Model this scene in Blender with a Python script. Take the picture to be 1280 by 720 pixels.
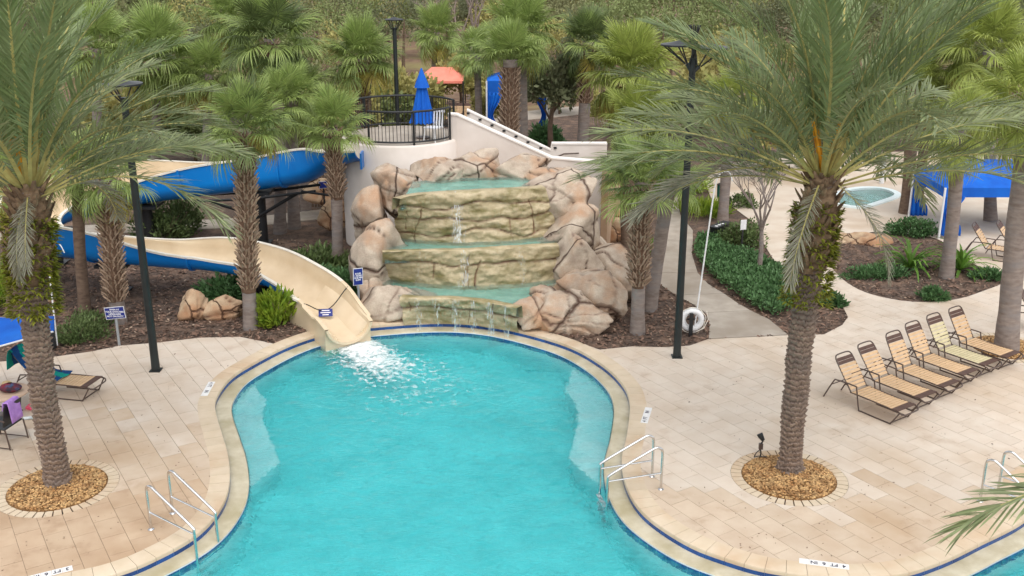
import bpy, math, random
import numpy as np
from mathutils import Vector, Matrix, Euler, noise
from mathutils.geometry import delaunay_2d_cdt

for o in list(bpy.data.objects): bpy.data.objects.remove(o)
S = bpy.context.scene; C = S.collection
R = math.radians; PI = math.pi
rnd = random.Random(7)

# ------------------------------------------------------------------ camera, sky, sun, exposure
FPX, PITCH, CAMH = 1300.0, R(18.5), 9.5
cd = bpy.data.cameras.new('camera'); cam = bpy.data.objects.new('camera', cd); C.objects.link(cam)
cam.location = (0, 0, CAMH); cam.rotation_euler = (PI/2 - PITCH, 0, 0)
cd.sensor_width = 36; cd.lens = 36*FPX/1280; cd.clip_end = 8000; cd.clip_start = 0.1
S.camera = cam
W = bpy.data.worlds.new('World'); S.world = W; W.use_nodes = True
nt = W.node_tree; bg = nt.nodes['Background']
sky = nt.nodes.new('ShaderNodeTexSky'); sky.sky_type = 'NISHITA'; sky.sun_disc = False
SUN_EL, SUN_AZ = R(64), R(165)     # azimuth clockwise from +Y: behind the camera, a little right
sky.sun_elevation = SUN_EL; sky.sun_rotation = SUN_AZ; sky.dust_density = 1.5; sky.air_density = 1.0
hs = nt.nodes.new('ShaderNodeHueSaturation'); hs.inputs['Saturation'].default_value = 0.18
nt.links.new(sky.outputs[0], hs.inputs['Color']); nt.links.new(hs.outputs[0], bg.inputs['Color'])
bg.inputs['Strength'].default_value = 0.15
sl = bpy.data.lights.new('sun', 'SUN'); sl.energy = 0.85; sl.angle = R(60); sl.color = (1, .94, .86)
sun = bpy.data.objects.new('sun', sl); C.objects.link(sun)
sd = Vector((math.sin(SUN_AZ)*math.cos(SUN_EL), math.cos(SUN_AZ)*math.cos(SUN_EL), math.sin(SUN_EL)))
sun.rotation_euler = sd.to_track_quat('Z', 'Y').to_euler(); sun.location = (0, -20, 40)
S.view_settings.view_transform = 'Standard'; S.view_settings.look = 'None'
S.view_settings.exposure = 0.90; S.view_settings.gamma = 1
S.cycles.use_denoising = True; S.cycles.max_bounces = 10; S.cycles.transparent_max_bounces = 24
S.cycles.transmission_bounces = 8; S.cycles.diffuse_bounces = 3; S.cycles.volume_bounces = 0

# ------------------------------------------------------------------ helpers
def G(px, py, z=0.0):
    """photograph pixel -> point of the horizontal plane at height z"""
    u = (px-640)/FPX; v = (360-py)/FPX
    dy = math.cos(PITCH)+v*math.sin(PITCH); dz = -math.sin(PITCH)+v*math.cos(PITCH)
    t = (z-CAMH)/dz
    return Vector((u*t, dy*t, z))
def P(px, py, Y):
    """photograph pixel -> point of the upright plane at depth Y"""
    u = (px-640)/FPX; v = (360-py)/FPX
    dy = math.cos(PITCH)+v*math.sin(PITCH); dz = -math.sin(PITCH)+v*math.cos(PITCH)
    t = Y/dy
    return Vector((u*t, Y, CAMH+dz*t))
def lerp(a, b, t): return a+(b-a)*t
def sstep(a, b, x):
    t = min(1, max(0, (x-a)/(b-a))); return t*t*(3-2*t)
def spline(pts, n, closed=False):
    """Catmull-Rom through pts, n samples per span"""
    pts = [Vector(p) for p in pts]; m = len(pts); out = []
    for i in range(m if closed else m-1):
        if closed: a, b, c, d = pts[i-1], pts[i], pts[(i+1) % m], pts[(i+2) % m]
        else: a, b, c, d = pts[max(i-1, 0)], pts[i], pts[i+1], pts[min(i+2, m-1)]
        for k in range(n):
            t = k/n
            out.append(0.5*((2*b)+(c-a)*t+(2*a-5*b+4*c-d)*t*t+(3*b-a-3*c+d)*t**3))
    if not closed: out.append(pts[-1].copy())
    return out

class MB:
    """collects vertices and faces for one mesh"""
    def __init__(s): s.v = []; s.f = []; s.mi = []; s.cur = 0
    def face(s, *idx): s.f.append(idx); s.mi.append(s.cur)
    def add(s, vs, fs):
        n = len(s.v); s.v.extend(tuple(v) for v in vs)
        for f in fs: s.f.append(tuple(i+n for i in f)); s.mi.append(s.cur)
    def box(s, c, d, M=None, taper=1.0):
        x, y, z = d[0]/2, d[1]/2, d[2]/2
        vs = [Vector((sx*x*(taper if sz > 0 else 1), sy*y*(taper if sz > 0 else 1), sz*z)) for sz in (-1, 1) for sy in (-1, 1) for sx in (-1, 1)]
        if M is not None: vs = [M @ v for v in vs]
        c = Vector(c); vs = [v+c for v in vs]
        s.add(vs, [(0, 2, 3, 1), (4, 5, 7, 6), (0, 1, 5, 4), (1, 3, 7, 5), (3, 2, 6, 7), (2, 0, 4, 6)]); return s
    def tube(s, path, r, n=8, cap=True):
        path = [Vector(p) for p in path]; m = len(path)
        rs = r if isinstance(r, (list, tuple)) else [r]*m
        base = len(s.v); N = None
        for i, p in enumerate(path):
            t = (path[min(i+1, m-1)]-path[max(i-1, 0)]).normalized()
            if N is None:
                N = t.orthogonal().normalized()
            else:
                N = (N-t*N.dot(t)); N = N.normalized() if N.length > 1e-6 else t.orthogonal().normalized()
            B = t.cross(N)
            for k in range(n):
                a = 2*PI*k/n; s.v.append(tuple(p+(N*math.cos(a)+B*math.sin(a))*rs[i]))
        for i in range(m-1):
            for k in range(n):
                a = base+i*n+k; b = base+i*n+(k+1) % n
                s.face(a, b, b+n, a+n)
        if cap:
            s.face(*[base+k for k in range(n)][::-1]); s.face(*[base+(m-1)*n+k for k in range(n)])
        return s
    def lathe(s, prof, c=(0, 0, 0), n=20, close=True):
        base = len(s.v); c = Vector(c)
        for r, z in prof:
            for k in range(n):
                a = 2*PI*k/n; s.v.append((c.x+r*math.cos(a), c.y+r*math.sin(a), c.z+z))
        for i in range(len(prof)-1):
            for k in range(n):
                a = base+i*n+k; b = base+i*n+(k+1) % n
                s.face(a, b, b+n, a+n)
        if close:
            s.face(*[base+k for k in range(n)][::-1]); s.face(*[base+(len(prof)-1)*n+k for k in range(n)])
        return s
    def prism(s, poly, z0, z1):
        """upright prism over a convex-ish polygon"""
        n = len(poly); b = len(s.v)
        s.v.extend((p[0], p[1], z0) for p in poly); s.v.extend((p[0], p[1], z1) for p in poly)
        for k in range(n): s.face(b+k, b+(k+1) % n, b+n+(k+1) % n, b+n+k)
        s.face(*[b+k for k in range(n)][::-1]); s.face(*[b+n+k for k in range(n)]); return s
    def strip(s, rows):
        """grid surface from rows of points"""
        b = len(s.v); m = len(rows[0])
        for r in rows: s.v.extend(tuple(p) for p in r)
        for i in range(len(rows)-1):
            for k in range(m-1):
                a = b+i*m+k; s.face(a, a+1, a+m+1, a+m)
        return s
    def mesh(s, name, smooth=False, sharp=None):
        me = bpy.data.meshes.new(name); me.from_pydata(s.v, [], s.f)
        if any(s.mi): me.polygons.foreach_set('material_index', s.mi)
        if smooth: me.polygons.foreach_set('use_smooth', [True]*len(me.polygons))
        me.update()
        if smooth and sharp: me.set_sharp_from_angle(angle=R(sharp))
        return me

def wloc(p):
    v = Vector((0, 0, 0))
    while p is not None: v = v+Vector(p.location); p = p.parent
    return v
def link(name, me, mat=None, parent=None, world=False):
    """link a mesh as one object; world=True: its vertices are in world coordinates (parents unrotated)"""
    if mat is not None:
        for m in (mat if isinstance(mat, (list, tuple)) else [mat]): me.materials.append(m)
    o = bpy.data.objects.new(name, me); C.objects.link(o)
    if parent is not None:
        o.parent = parent
        if world: o.location = -wloc(parent)
    return o
def part(name, mb, mat, parent=None, smooth=False, world=True, sharp=40, kind=None, label=None):
    me = mb.mesh(name, smooth, sharp)
    if parent is not None and world:
        off = wloc(parent); me.transform(Matrix.Translation(-off))
    o = link(name, me, mat, parent)
    if kind: o['kind'] = kind
    if label: o['label'] = label
    return o
def tag(o, label, cat, group=None):
    o['label'] = label; o['category'] = cat
    if group: o['group'] = group
    return o
def thing(name, loc, label, cat, group=None, rz=0):
    o = bpy.data.objects.new(name, None); C.objects.link(o)
    o.empty_display_size = .2; o.location = loc; o.rotation_euler = (0, 0, rz)
    return tag(o, label, cat, group)
def struct(name, mb, mat, smooth=False):
    o = part(name, mb, mat, None, smooth); o['kind'] = 'structure'; return o
def child(name, me, parent, loc=(0, 0, 0), rot=(0, 0, 0), sc=(1, 1, 1)):
    o = bpy.data.objects.new(name, me); C.objects.link(o); o.parent = parent
    o.location = loc; o.rotation_euler = rot; o.scale = sc; return o
def copy_tree(o, parent=None):
    c = o.copy(); C.objects.link(c)
    if parent is not None: c.parent = parent
    for ch in list(o.children): copy_tree(ch, c)
    return c
def np_mesh(name, verts, faces, smooth=False):
    """verts (n,3), faces (m,k) numpy arrays"""
    me = bpy.data.meshes.new(name); n, (m, k) = len(verts), faces.shape
    me.vertices.add(n); me.vertices.foreach_set('co', verts.astype(np.float32).ravel())
    me.loops.add(m*k); me.loops.foreach_set('vertex_index', faces.astype(np.int32).ravel())
    me.polygons.add(m); me.polygons.foreach_set('loop_start', np.arange(0, m*k, k, dtype=np.int32))
    me.polygons.foreach_set('loop_total', np.full(m, k, dtype=np.int32))
    if smooth: me.polygons.foreach_set('use_smooth', np.ones(m, dtype=bool))
    me.update(calc_edges=True); return me

# ------------------------------------------------------------------ materials
def srgb(r, g, b):
    def c(x):
        x /= 255; return x/12.92 if x <= .04045 else ((x+.055)/1.055)**2.4
    return (c(r), c(g), c(b))
def mat(name, c1, c2=None, scale=3.0, rough=.7, bump=0.0, bscale=None, rv=0.0, detail=6, metal=0.0, spec=.35,
        trans=0.0, c3=None, scale3=.6, stretch=(1, 1, 1), crack=None, coat=0.0, vor=None, speck=0.0, stain=None):
    """procedural surface: two colours mixed by noise, a third by larger patches, a per-piece brightness spread, bump"""
    m = bpy.data.materials.new(name); m.use_nodes = True; t = m.node_tree; N = t.nodes.new; L = t.links.new
    p = t.nodes['Principled BSDF']; out = t.nodes['Material Output']
    p.inputs['Roughness'].default_value = rough; p.inputs['Metallic'].default_value = metal
    p.inputs['Specular IOR Level'].default_value = spec
    p.inputs['Coat Weight'].default_value = coat
    tc = N('ShaderNodeTexCoord'); mp = N('ShaderNodeMapping'); mp.inputs['Scale'].default_value = stretch
    L(tc.outputs['Object'], mp.inputs[0])
    def nz(sc, d=detail, r=.55):
        n = N('ShaderNodeTexNoise'); n.inputs['Scale'].default_value = sc; n.inputs['Detail'].default_value = d
        n.inputs['Roughness'].default_value = r; L(mp.outputs[0], n.inputs['Vector']); return n
    def ramp(src, a, b):
        r = N('ShaderNodeMapRange'); r.inputs[1].default_value = a; r.inputs[2].default_value = b; r.clamp = True
        L(src, r.inputs[0]); return r.outputs[0]
    def mix(f, a, b, blend='MIX'):
        x = N('ShaderNodeMix'); x.data_type = 'RGBA'; x.blend_type = blend
        for i, s in ((0, f), (6, a), (7, b)):
            if isinstance(s, (int, float)): x.inputs[i].default_value = s
            elif isinstance(s, tuple): x.inputs[i].default_value = (*s, 1)
            else: L(s, x.inputs[i])
        return x.outputs[2]
    col = c1
    if c2 is not None: col = mix(ramp(nz(scale).outputs[0], .35, .65), c1, c2)
    if c3 is not None: col = mix(ramp(nz(scale3, 4).outputs[0], .48, .68), col, c3)
    if crack is not None:
        at = N('ShaderNodeAttribute'); at.attribute_name = 'crack'
        col = mix(at.outputs['Fac'], col, crack)
    vh = None
    if vor is not None:
        # thin irregular cracks: cell borders of distorted space, broken up by noise
        vs, vw, vk = vor
        wn = N('ShaderNodeTexNoise'); wn.inputs['Scale'].default_value = vs*1.6; wn.inputs['Detail'].default_value = 4; L(mp.outputs[0], wn.inputs['Vector'])
        wv = N('ShaderNodeMix'); wv.data_type = 'VECTOR'; wv.inputs[0].default_value = .22/vs; wv.inputs[0].default_value = min(.6, .30); L(mp.outputs[0], wv.inputs[4]); L(wn.outputs['Color'], wv.inputs[5])
        vo = N('ShaderNodeTexVoronoi'); vo.feature = 'DISTANCE_TO_EDGE'; vo.inputs['Scale'].default_value = vs; L(wv.outputs[1], vo.inputs['Vector'])
        br = N('ShaderNodeMapRange'); br.inputs[1].default_value = .38; br.inputs[2].default_value = .6; br.inputs[3].default_value = .25*vw; br.inputs[4].default_value = vw; L(nz(vs*1.1, 3).outputs[0], br.inputs[0])
        dv = N('ShaderNodeMath'); dv.operation = 'DIVIDE'; dv.use_clamp = True; L(vo.outputs['Distance'], dv.inputs[0]); L(br.outputs[0], dv.inputs[1])
        vh = dv.outputs[0]; col = mix(vh, vk, col)
    if stain is not None: col = mix(ramp(nz(1.1, 7, .62).outputs[0], .58, .95), col, stain); col = mix(ramp(nz(7.0, 3, .5).outputs[0], .70, .76), col, stain)
    if speck > 0:
        col = mix(ramp(nz(38, 3, .7).outputs[0], .30, .70), mix(1.0, col, (1-speck, 1-speck, 1-speck*1.1), 'MULTIPLY'), col)
    if rv > 0:
        oi = N('ShaderNodeObjectInfo'); ge = N('ShaderNodeNewGeometry')
        a = N('ShaderNodeMath'); a.operation = 'ADD'; L(oi.outputs['Random'], a.inputs[0]); L(ge.outputs['Random Per Island'], a.inputs[1])
        f = N('ShaderNodeMath'); f.operation = 'FRACT'; L(a.outputs[0], f.inputs[0])
        r = N('ShaderNodeMapRange'); r.inputs[3].default_value = 1-rv; r.inputs[4].default_value = 1+rv; L(f.outputs[0], r.inputs[0])
        col = mix(1.0, col if not isinstance(col, tuple) else col, r.outputs[0], 'MULTIPLY')
    if isinstance(col, tuple): p.inputs['Base Color'].default_value = (*col, 1)
    else: L(col, p.inputs['Base Color'])
    if bump > 0:
        b = N('ShaderNodeBump'); b.inputs['Strength'].default_value = bump; b.inputs['Distance'].default_value = .02
        L(nz(bscale or scale*6, 5, .6).outputs[0], b.inputs['Height']); L(b.outputs[0], p.inputs['Normal'])
        if vh is not None:
            b2 = N('ShaderNodeBump'); b2.inputs['Strength'].default_value = .9; b2.inputs['Distance'].default_value = .05; L(vh, b2.inputs['Height']); L(b.outputs[0], b2.inputs['Normal']); L(b2.outputs[0], p.inputs['Normal'])
    if trans > 0:
        tl = N('ShaderNodeBsdfTranslucent'); ms = N('ShaderNodeMixShader'); ms.inputs[0].default_value = trans
        if isinstance(col, tuple): tl.inputs[0].default_value = (*col, 1)
        else: L(col, tl.inputs[0])
        L(p.outputs[0], ms.inputs[1]); L(tl.outputs[0], ms.inputs[2]); L(ms.outputs[0], out.inputs['Surface'])
    return m

M = {}
M['paver'] = mat('travertine_paver', srgb(210, 197, 182), srgb(203, 187, 170), 2.2, .75, .25, 40, rv=.035, c3=srgb(192, 172, 150), scale3=.35, stain=srgb(166, 142, 118))
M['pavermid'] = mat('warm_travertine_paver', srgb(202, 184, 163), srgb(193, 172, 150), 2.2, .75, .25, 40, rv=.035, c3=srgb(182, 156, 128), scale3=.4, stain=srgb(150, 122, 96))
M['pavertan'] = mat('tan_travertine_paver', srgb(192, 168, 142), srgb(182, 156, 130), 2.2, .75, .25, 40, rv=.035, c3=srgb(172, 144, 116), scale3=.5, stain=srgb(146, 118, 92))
M['deckbase'] = mat('joint_mortar', srgb(176, 160, 142), srgb(140, 124, 106), 5, .9, .3, 60)
M['patio'] = mat('far_travertine', srgb(210, 197, 181), srgb(202, 185, 167), 1.2, .75, .2, 30, c3=srgb(188, 168, 146), scale3=.3)
M['coping'] = mat('coping_stone', srgb(208, 191, 168), srgb(200, 182, 156), 3, .7, .25, 40, rv=.03, c3=srgb(192, 164, 134), scale3=.7)
M['ledge'] = mat('pool_gutter_plaster', srgb(200, 192, 170), srgb(182, 172, 146), 4, .6, .3, 30, c3=srgb(168, 158, 128), scale3=1.2)
M['tile'] = mat('blue_waterline_tile', srgb(22, 82, 150), srgb(16, 62, 124), 6, .18, .05, rv=.18, spec=.6)
M['plaster'] = mat('pool_plaster', (.82, .88, .88), (.72, .80, .80), 1.5, .7, .2, 12, c3=(.66, .78, .78), scale3=.5)
M['mulch'] = mat('mulch', srgb(106, 90, 80), srgb(76, 62, 54), 16, .95, 1.0, 30, c3=srgb(128, 104, 88), scale3=2.2)
M['chip'] = mat('mulch_chip', srgb(122, 98, 84), srgb(96, 74, 62), 9, .9, rv=.55)
M['chip_pale'] = mat('mulch_chip_pale', srgb(176, 156, 136), srgb(140, 116, 98), 9, .9, rv=.3)
M['concrete'] = mat('path_concrete', srgb(176, 166, 154), srgb(160, 150, 138), 2.5, .85, .3, 50, rv=.05, c3=srgb(150, 138, 124), scale3=.5)
M['gravel'] = mat('river_gravel', srgb(202, 166, 116), srgb(160, 118, 74), 6, .6, .2, 40, rv=.45)
M['gravelbed'] = mat('gravel_soil', srgb(140, 104, 62), srgb(104, 72, 40), 20, .9, .8, 40)
M['rock'] = mat('cast_rock', srgb(204, 188, 170), srgb(172, 154, 138), 2.6, .85, .9, 30, c3=srgb(190, 152, 122), scale3=1.0, crack=srgb(84, 58, 46), vor=(.62, .038, srgb(84, 60, 48)), speck=.22)
M['rockwet'] = mat('mossy_wet_rock', srgb(206, 188, 154), srgb(170, 154, 118), 3.2, .5, .6, 22, c3=srgb(138, 126, 80), scale3=2.2, crack=srgb(112, 70, 44), stretch=(.8, .8, 2.2), spec=.6, speck=.25)
M['rockloose'] = mat('loose_boulder', srgb(204, 178, 148), srgb(184, 150, 120), 2.2, .8, .5, 24, c3=srgb(188, 140, 104), scale3=1.1, crack=srgb(110, 74, 54), vor=(1.2, .04, srgb(96, 66, 50)), speck=.2)
M['stucco'] = mat('white_stucco', srgb(226, 217, 209), srgb(216, 206, 197), 1.2, .9, .35, 90, c3=srgb(206, 195, 186), scale3=.5)
M['stuccotan'] = mat('tan_stucco', srgb(206, 176, 148), srgb(196, 164, 136), 1.5, .9, .35, 90)
M['capwhite'] = mat('wall_cap', srgb(238, 232, 226), srgb(226, 219, 211), 2, .8, .2, 60)
M['black'] = mat('black_metal', srgb(34, 36, 38), srgb(24, 26, 28), 8, .45, .05, spec=.5)
M['pole'] = mat('black_green_pole', srgb(30, 38, 38), srgb(22, 28, 29), 4, .45, spec=.5)
M['flumeblue'] = mat('blue_fibreglass', srgb(8, 128, 214), srgb(6, 116, 202), 1.2, .32, c3=srgb(12, 134, 220), scale3=.6, spec=.5)
M['cream'] = mat('cream_fibreglass', srgb(222, 202, 172), srgb(214, 192, 160), 1.6, .3, c3=srgb(204, 182, 150), scale3=.9, spec=.5)
M['rimwhite'] = mat('flume_rim', srgb(232, 226, 214), srgb(220, 212, 198), 3, .4)
M['steel'] = mat('stainless_steel', (.72, .72, .72), (.62, .62, .63), 20, .22, metal=1.0)
M['galv'] = mat('galvanised_post', srgb(170, 176, 180), srgb(150, 156, 160), 12, .4, metal=.4)
M['signblue'] = mat('sign_blue', srgb(38, 52, 132), srgb(32, 44, 120), 5, .4)
M['white'] = mat('white_paint', (.80, .80, .80), (.74, .74, .75), 5, .5)
M['lettering'] = mat('white_lettering', (.82, .82, .84), None, rough=.5)
M['ink'] = mat('navy_ink', srgb(38, 38, 62), None, rough=.6)
M['marker'] = mat('white_marker_tile', (.80, .79, .78), (.72, .71, .70), 9, .35)
M['strap'] = mat('vinyl_strap', srgb(210, 178, 140), srgb(200, 166, 128), 6, .5, rv=.06)
M['strapgreen'] = mat('pale_green_vinyl_strap', srgb(206, 194, 156), srgb(194, 182, 144), 6, .5, rv=.05)
M['strapbrown'] = mat('brown_vinyl_strap', srgb(92, 68, 58), srgb(80, 58, 50), 6, .5)
M['chairframe'] = mat('bronze_frame', srgb(88, 72, 64), srgb(74, 60, 54), 8, .4, spec=.5)
M['bluefab'] = mat('blue_canvas', srgb(10, 96, 196), srgb(8, 84, 180), 2, .8, .2, 80, c3=srgb(14, 112, 212), scale3=.8)
M['coral'] = mat('coral_canvas', srgb(236, 142, 122), srgb(226, 128, 108), 2, .8)
M['teal'] = mat('teal_towel', srgb(0, 150, 136), srgb(0, 136, 122), 12, .95, .5, 120)
M['navy'] = mat('navy_towel', srgb(18, 74, 128), srgb(14, 62, 112), 12, .95, .5, 120)
M['lilac'] = mat('lilac_towel', srgb(190, 146, 220), srgb(170, 126, 204), 8, .95, .5, 120)
M['tabletan'] = mat('tan_tabletop', srgb(198, 172, 150), srgb(184, 158, 136), 4, .6)
M['pink'] = mat('pink_plastic', srgb(222, 60, 110), srgb(240, 120, 130), 12, .4)
M['bottle'] = mat('clear_bottle', srgb(214, 220, 222), srgb(180, 192, 196), 12, .2)
M['bagdark'] = mat('dark_bag', srgb(44, 40, 52), srgb(120, 40, 52), 9, .8, c3=srgb(32, 84, 120), scale3=8)
M['hat'] = mat('straw_hat', srgb(196, 172, 132), srgb(180, 154, 112), 20, .9)
M['purple'] = mat('purple_paint', srgb(64, 48, 116), srgb(54, 40, 100), 5, .5)
M['greenbin'] = mat('green_paint', srgb(20, 86, 74), srgb(16, 72, 62), 5, .5)
M['trunkdate'] = mat('date_palm_bark', srgb(158, 138, 122), srgb(124, 106, 94), 9, .95, .8, 30, c3=srgb(122, 110, 102), scale3=1.5, crack=srgb(84, 68, 60))
M['trunkgrey'] = mat('smooth_palm_bark', srgb(146, 134, 126), srgb(120, 106, 98), 4, .9, .6, 20, c3=srgb(130, 124, 122), scale3=1.2, stretch=(1, 1, 3))
M['trunkbrown'] = mat('brown_bark', srgb(124, 104, 88), srgb(98, 80, 68), 5, .95, .6, 20, stretch=(1, 1, 2.5))
M['boot'] = mat('palm_boot', srgb(172, 150, 130), srgb(142, 118, 98), 8, .9, rv=.22)
M['bootdark'] = mat('palm_fibre', srgb(116, 92, 74), srgb(92, 70, 56), 8, .95, .8, 30)
M['datefib'] = mat('date_crown_fibre', srgb(142, 118, 92), srgb(104, 84, 66), 8, .95, .8, 24, rv=.2)
M['datestalk'] = mat('date_frond_stalk', srgb(186, 176, 110), srgb(160, 150, 92), 5, .6, rv=.15)
M['dateorange'] = mat('date_flower_stalk', srgb(222, 160, 42), srgb(200, 134, 30), 5, .6, rv=.15)
M['datefrond'] = mat('date_leaflet', srgb(140, 148, 106), srgb(116, 128, 84), 1.5, .5, rv=.28, trans=.25, spec=.5)
M['datefrondold'] = mat('old_date_leaflet', srgb(148, 146, 126), srgb(122, 120, 100), 1.5, .5, rv=.28, trans=.2, spec=.5)
M['datefrondnew'] = mat('new_date_leaflet', srgb(136, 150, 104), srgb(114, 132, 82), 1.5, .5, rv=.22, trans=.3, spec=.5)
M['fan'] = mat('sabal_leaf', srgb(154, 170, 100), srgb(128, 148, 78), 2.5, .5, rv=.3, trans=.3, spec=.4)
M['fandark'] = mat('dark_sabal_leaf', srgb(106, 122, 72), srgb(86, 102, 56), 2.5, .5, rv=.28, trans=.25, spec=.4)
M['fanyellow'] = mat('yellowing_sabal_leaf', srgb(168, 160, 76), srgb(146, 130, 60), 2.5, .6, rv=.25, trans=.3)
M['fanbright'] = mat('bright_sabal_leaf', srgb(164, 174, 92), srgb(138, 152, 72), 2.5, .5, rv=.28, trans=.3, spec=.4)
M['fern'] = mat('golden_fern', srgb(150, 152, 56), srgb(120, 126, 44), 5, .6, rv=.3, trans=.3)
M['shrub'] = mat('shrub_leaf', srgb(110, 126, 78), srgb(84, 104, 58), 3, .55, rv=.35, trans=.2)
M['cover'] = mat('groundcover_leaf', srgb(98, 132, 84), srgb(72, 106, 62), 3, .55, rv=.35, trans=.2)
M['lime'] = mat('lime_shrub_leaf', srgb(156, 172, 58), srgb(116, 146, 48), 3, .55, rv=.3, trans=.3)
M['straplf'] = mat('strap_leaf', srgb(116, 152, 62), srgb(92, 130, 50), 3, .5, rv=.25, trans=.3)
M['wood1'] = mat('olive_leaf', srgb(136, 146, 94), srgb(112, 124, 74), 2, .7, rv=.22, trans=.2)
M['wood2'] = mat('brown_leaf', srgb(138, 140, 98), srgb(114, 114, 78), 2, .7, rv=.22, trans=.2)
M['wood3'] = mat('dark_oak_leaf', srgb(118, 120, 90), srgb(96, 104, 72), 2, .7, rv=.22, trans=.2)
M['wood4'] = mat('yellow_olive_leaf', srgb(178, 168, 106), srgb(146, 144, 86), 2, .7, rv=.22, trans=.2)
M['twig'] = mat('bare_twig', srgb(150, 136, 128), srgb(124, 108, 100), 5, .9)
M['farground'] = mat('leaf_litter', srgb(136, 112, 90), srgb(112, 88, 72), 1.2, .95, .6, 12, c3=srgb(138, 130, 84), scale3=.16)

def water_mat(name, wave1, wave2, b1, b2, milk_ripple=(.09, .53, .56), m0=.0, m1=.45, dens=.78):
    m = bpy.data.materials.new(name); m.use_nodes = True; t = m.node_tree; N = t.nodes.new; L = t.links.new
    t.nodes.remove(t.nodes['Principled BSDF']); out = t.nodes['Material Output']
    g = N('ShaderNodeBsdfGlass'); g.inputs['IOR'].default_value = 1.2; g.inputs['Roughness'].default_value = 0.02
    tc = N('ShaderNodeTexCoord')
    n1 = N('ShaderNodeTexNoise'); n1.inputs['Scale'].default_value = wave1; n1.inputs['Detail'].default_value = 3; n1.inputs['Distortion'].default_value = .6
    n2 = N('ShaderNodeTexNoise'); n2.inputs['Scale'].default_value = wave2; n2.inputs['Detail'].default_value = 3; n2.inputs['Distortion'].default_value = 1.0
    b = N('ShaderNodeBump'); b.inputs['Strength'].default_value = b1; b.inputs['Distance'].default_value = .12
    c = N('ShaderNodeBump'); c.inputs['Strength'].default_value = b2; c.inputs['Distance'].default_value = .03
    for n in (n1, n2): L(tc.outputs['Object'], n.inputs['Vector'])
    L(n1.outputs[0], b.inputs['Height']); L(n2.outputs[0], c.inputs['Height']); L(b.outputs[0], c.inputs['Normal']); L(c.outputs[0], g.inputs['Normal'])
    va = N('ShaderNodeVolumeAbsorption'); va.inputs['Color'].default_value = (.05, .885, .905, 1); va.inputs['Density'].default_value = dens
    # slightly milky water; noisy pale streaks paint in ripple light and sky reflection
    df = N('ShaderNodeBsdfDiffuse'); df.inputs['Color'].default_value = (*milk_ripple, 1); L(c.outputs[0], df.inputs['Normal'])
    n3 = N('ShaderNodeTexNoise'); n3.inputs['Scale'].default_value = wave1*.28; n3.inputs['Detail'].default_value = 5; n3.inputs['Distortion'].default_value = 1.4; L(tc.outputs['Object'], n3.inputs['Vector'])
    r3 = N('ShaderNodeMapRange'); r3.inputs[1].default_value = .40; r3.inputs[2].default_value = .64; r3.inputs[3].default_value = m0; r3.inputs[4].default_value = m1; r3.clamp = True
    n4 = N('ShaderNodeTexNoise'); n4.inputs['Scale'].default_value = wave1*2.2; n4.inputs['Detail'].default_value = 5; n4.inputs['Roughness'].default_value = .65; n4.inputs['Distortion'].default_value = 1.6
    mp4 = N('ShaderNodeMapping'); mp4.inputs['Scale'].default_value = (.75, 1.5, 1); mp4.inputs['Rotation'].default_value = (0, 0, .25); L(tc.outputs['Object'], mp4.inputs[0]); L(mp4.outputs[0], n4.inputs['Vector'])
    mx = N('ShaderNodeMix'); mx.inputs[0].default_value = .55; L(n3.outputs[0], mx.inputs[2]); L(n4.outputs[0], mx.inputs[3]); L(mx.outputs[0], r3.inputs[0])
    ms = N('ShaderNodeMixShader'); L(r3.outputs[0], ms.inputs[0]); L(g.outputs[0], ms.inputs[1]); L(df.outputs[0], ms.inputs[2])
    L(ms.outputs[0], out.inputs['Surface']); L(va.outputs[0], out.inputs['Volume']); return m
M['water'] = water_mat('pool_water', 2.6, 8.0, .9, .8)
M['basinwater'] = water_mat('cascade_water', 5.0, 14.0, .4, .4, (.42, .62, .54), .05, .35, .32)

def foam_mat(name, scale, thr, stretch=(1, 1, 1)):
    m = bpy.data.materials.new(name); m.use_nodes = True; t = m.node_tree; N = t.nodes.new; L = t.links.new
    p = t.nodes['Principled BSDF']; p.inputs['Base Color'].default_value = (.86, .9, .9, 1); p.inputs['Roughness'].default_value = .5
    tc = N('ShaderNodeTexCoord'); mp = N('ShaderNodeMapping'); mp.inputs['Scale'].default_value = stretch; L(tc.outputs['Object'], mp.inputs[0])
    n = N('ShaderNodeTexNoise'); n.inputs['Scale'].default_value = scale; n.inputs['Detail'].default_value = 6; n.inputs['Distortion'].default_value = .8
    L(mp.outputs[0], n.inputs['Vector'])
    at = N('ShaderNodeAttribute'); at.attribute_name = 'foam'
    a = N('ShaderNodeMath'); a.operation = 'ADD'; L(n.outputs[0], a.inputs[0]); L(at.outputs['Fac'], a.inputs[1])
    r = N('ShaderNodeMapRange'); r.inputs[1].default_value = thr; r.inputs[2].default_value = thr+.36; r.clamp = True; L(a.outputs[0], r.inputs[0])
    L(r.outputs[0], p.inputs['Alpha']); return m
M['foam'] = foam_mat('white_foam', 7.5, .60)
M['trickle'] = foam_mat('falling_water', 7, .80, (4, 4, .5))
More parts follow.
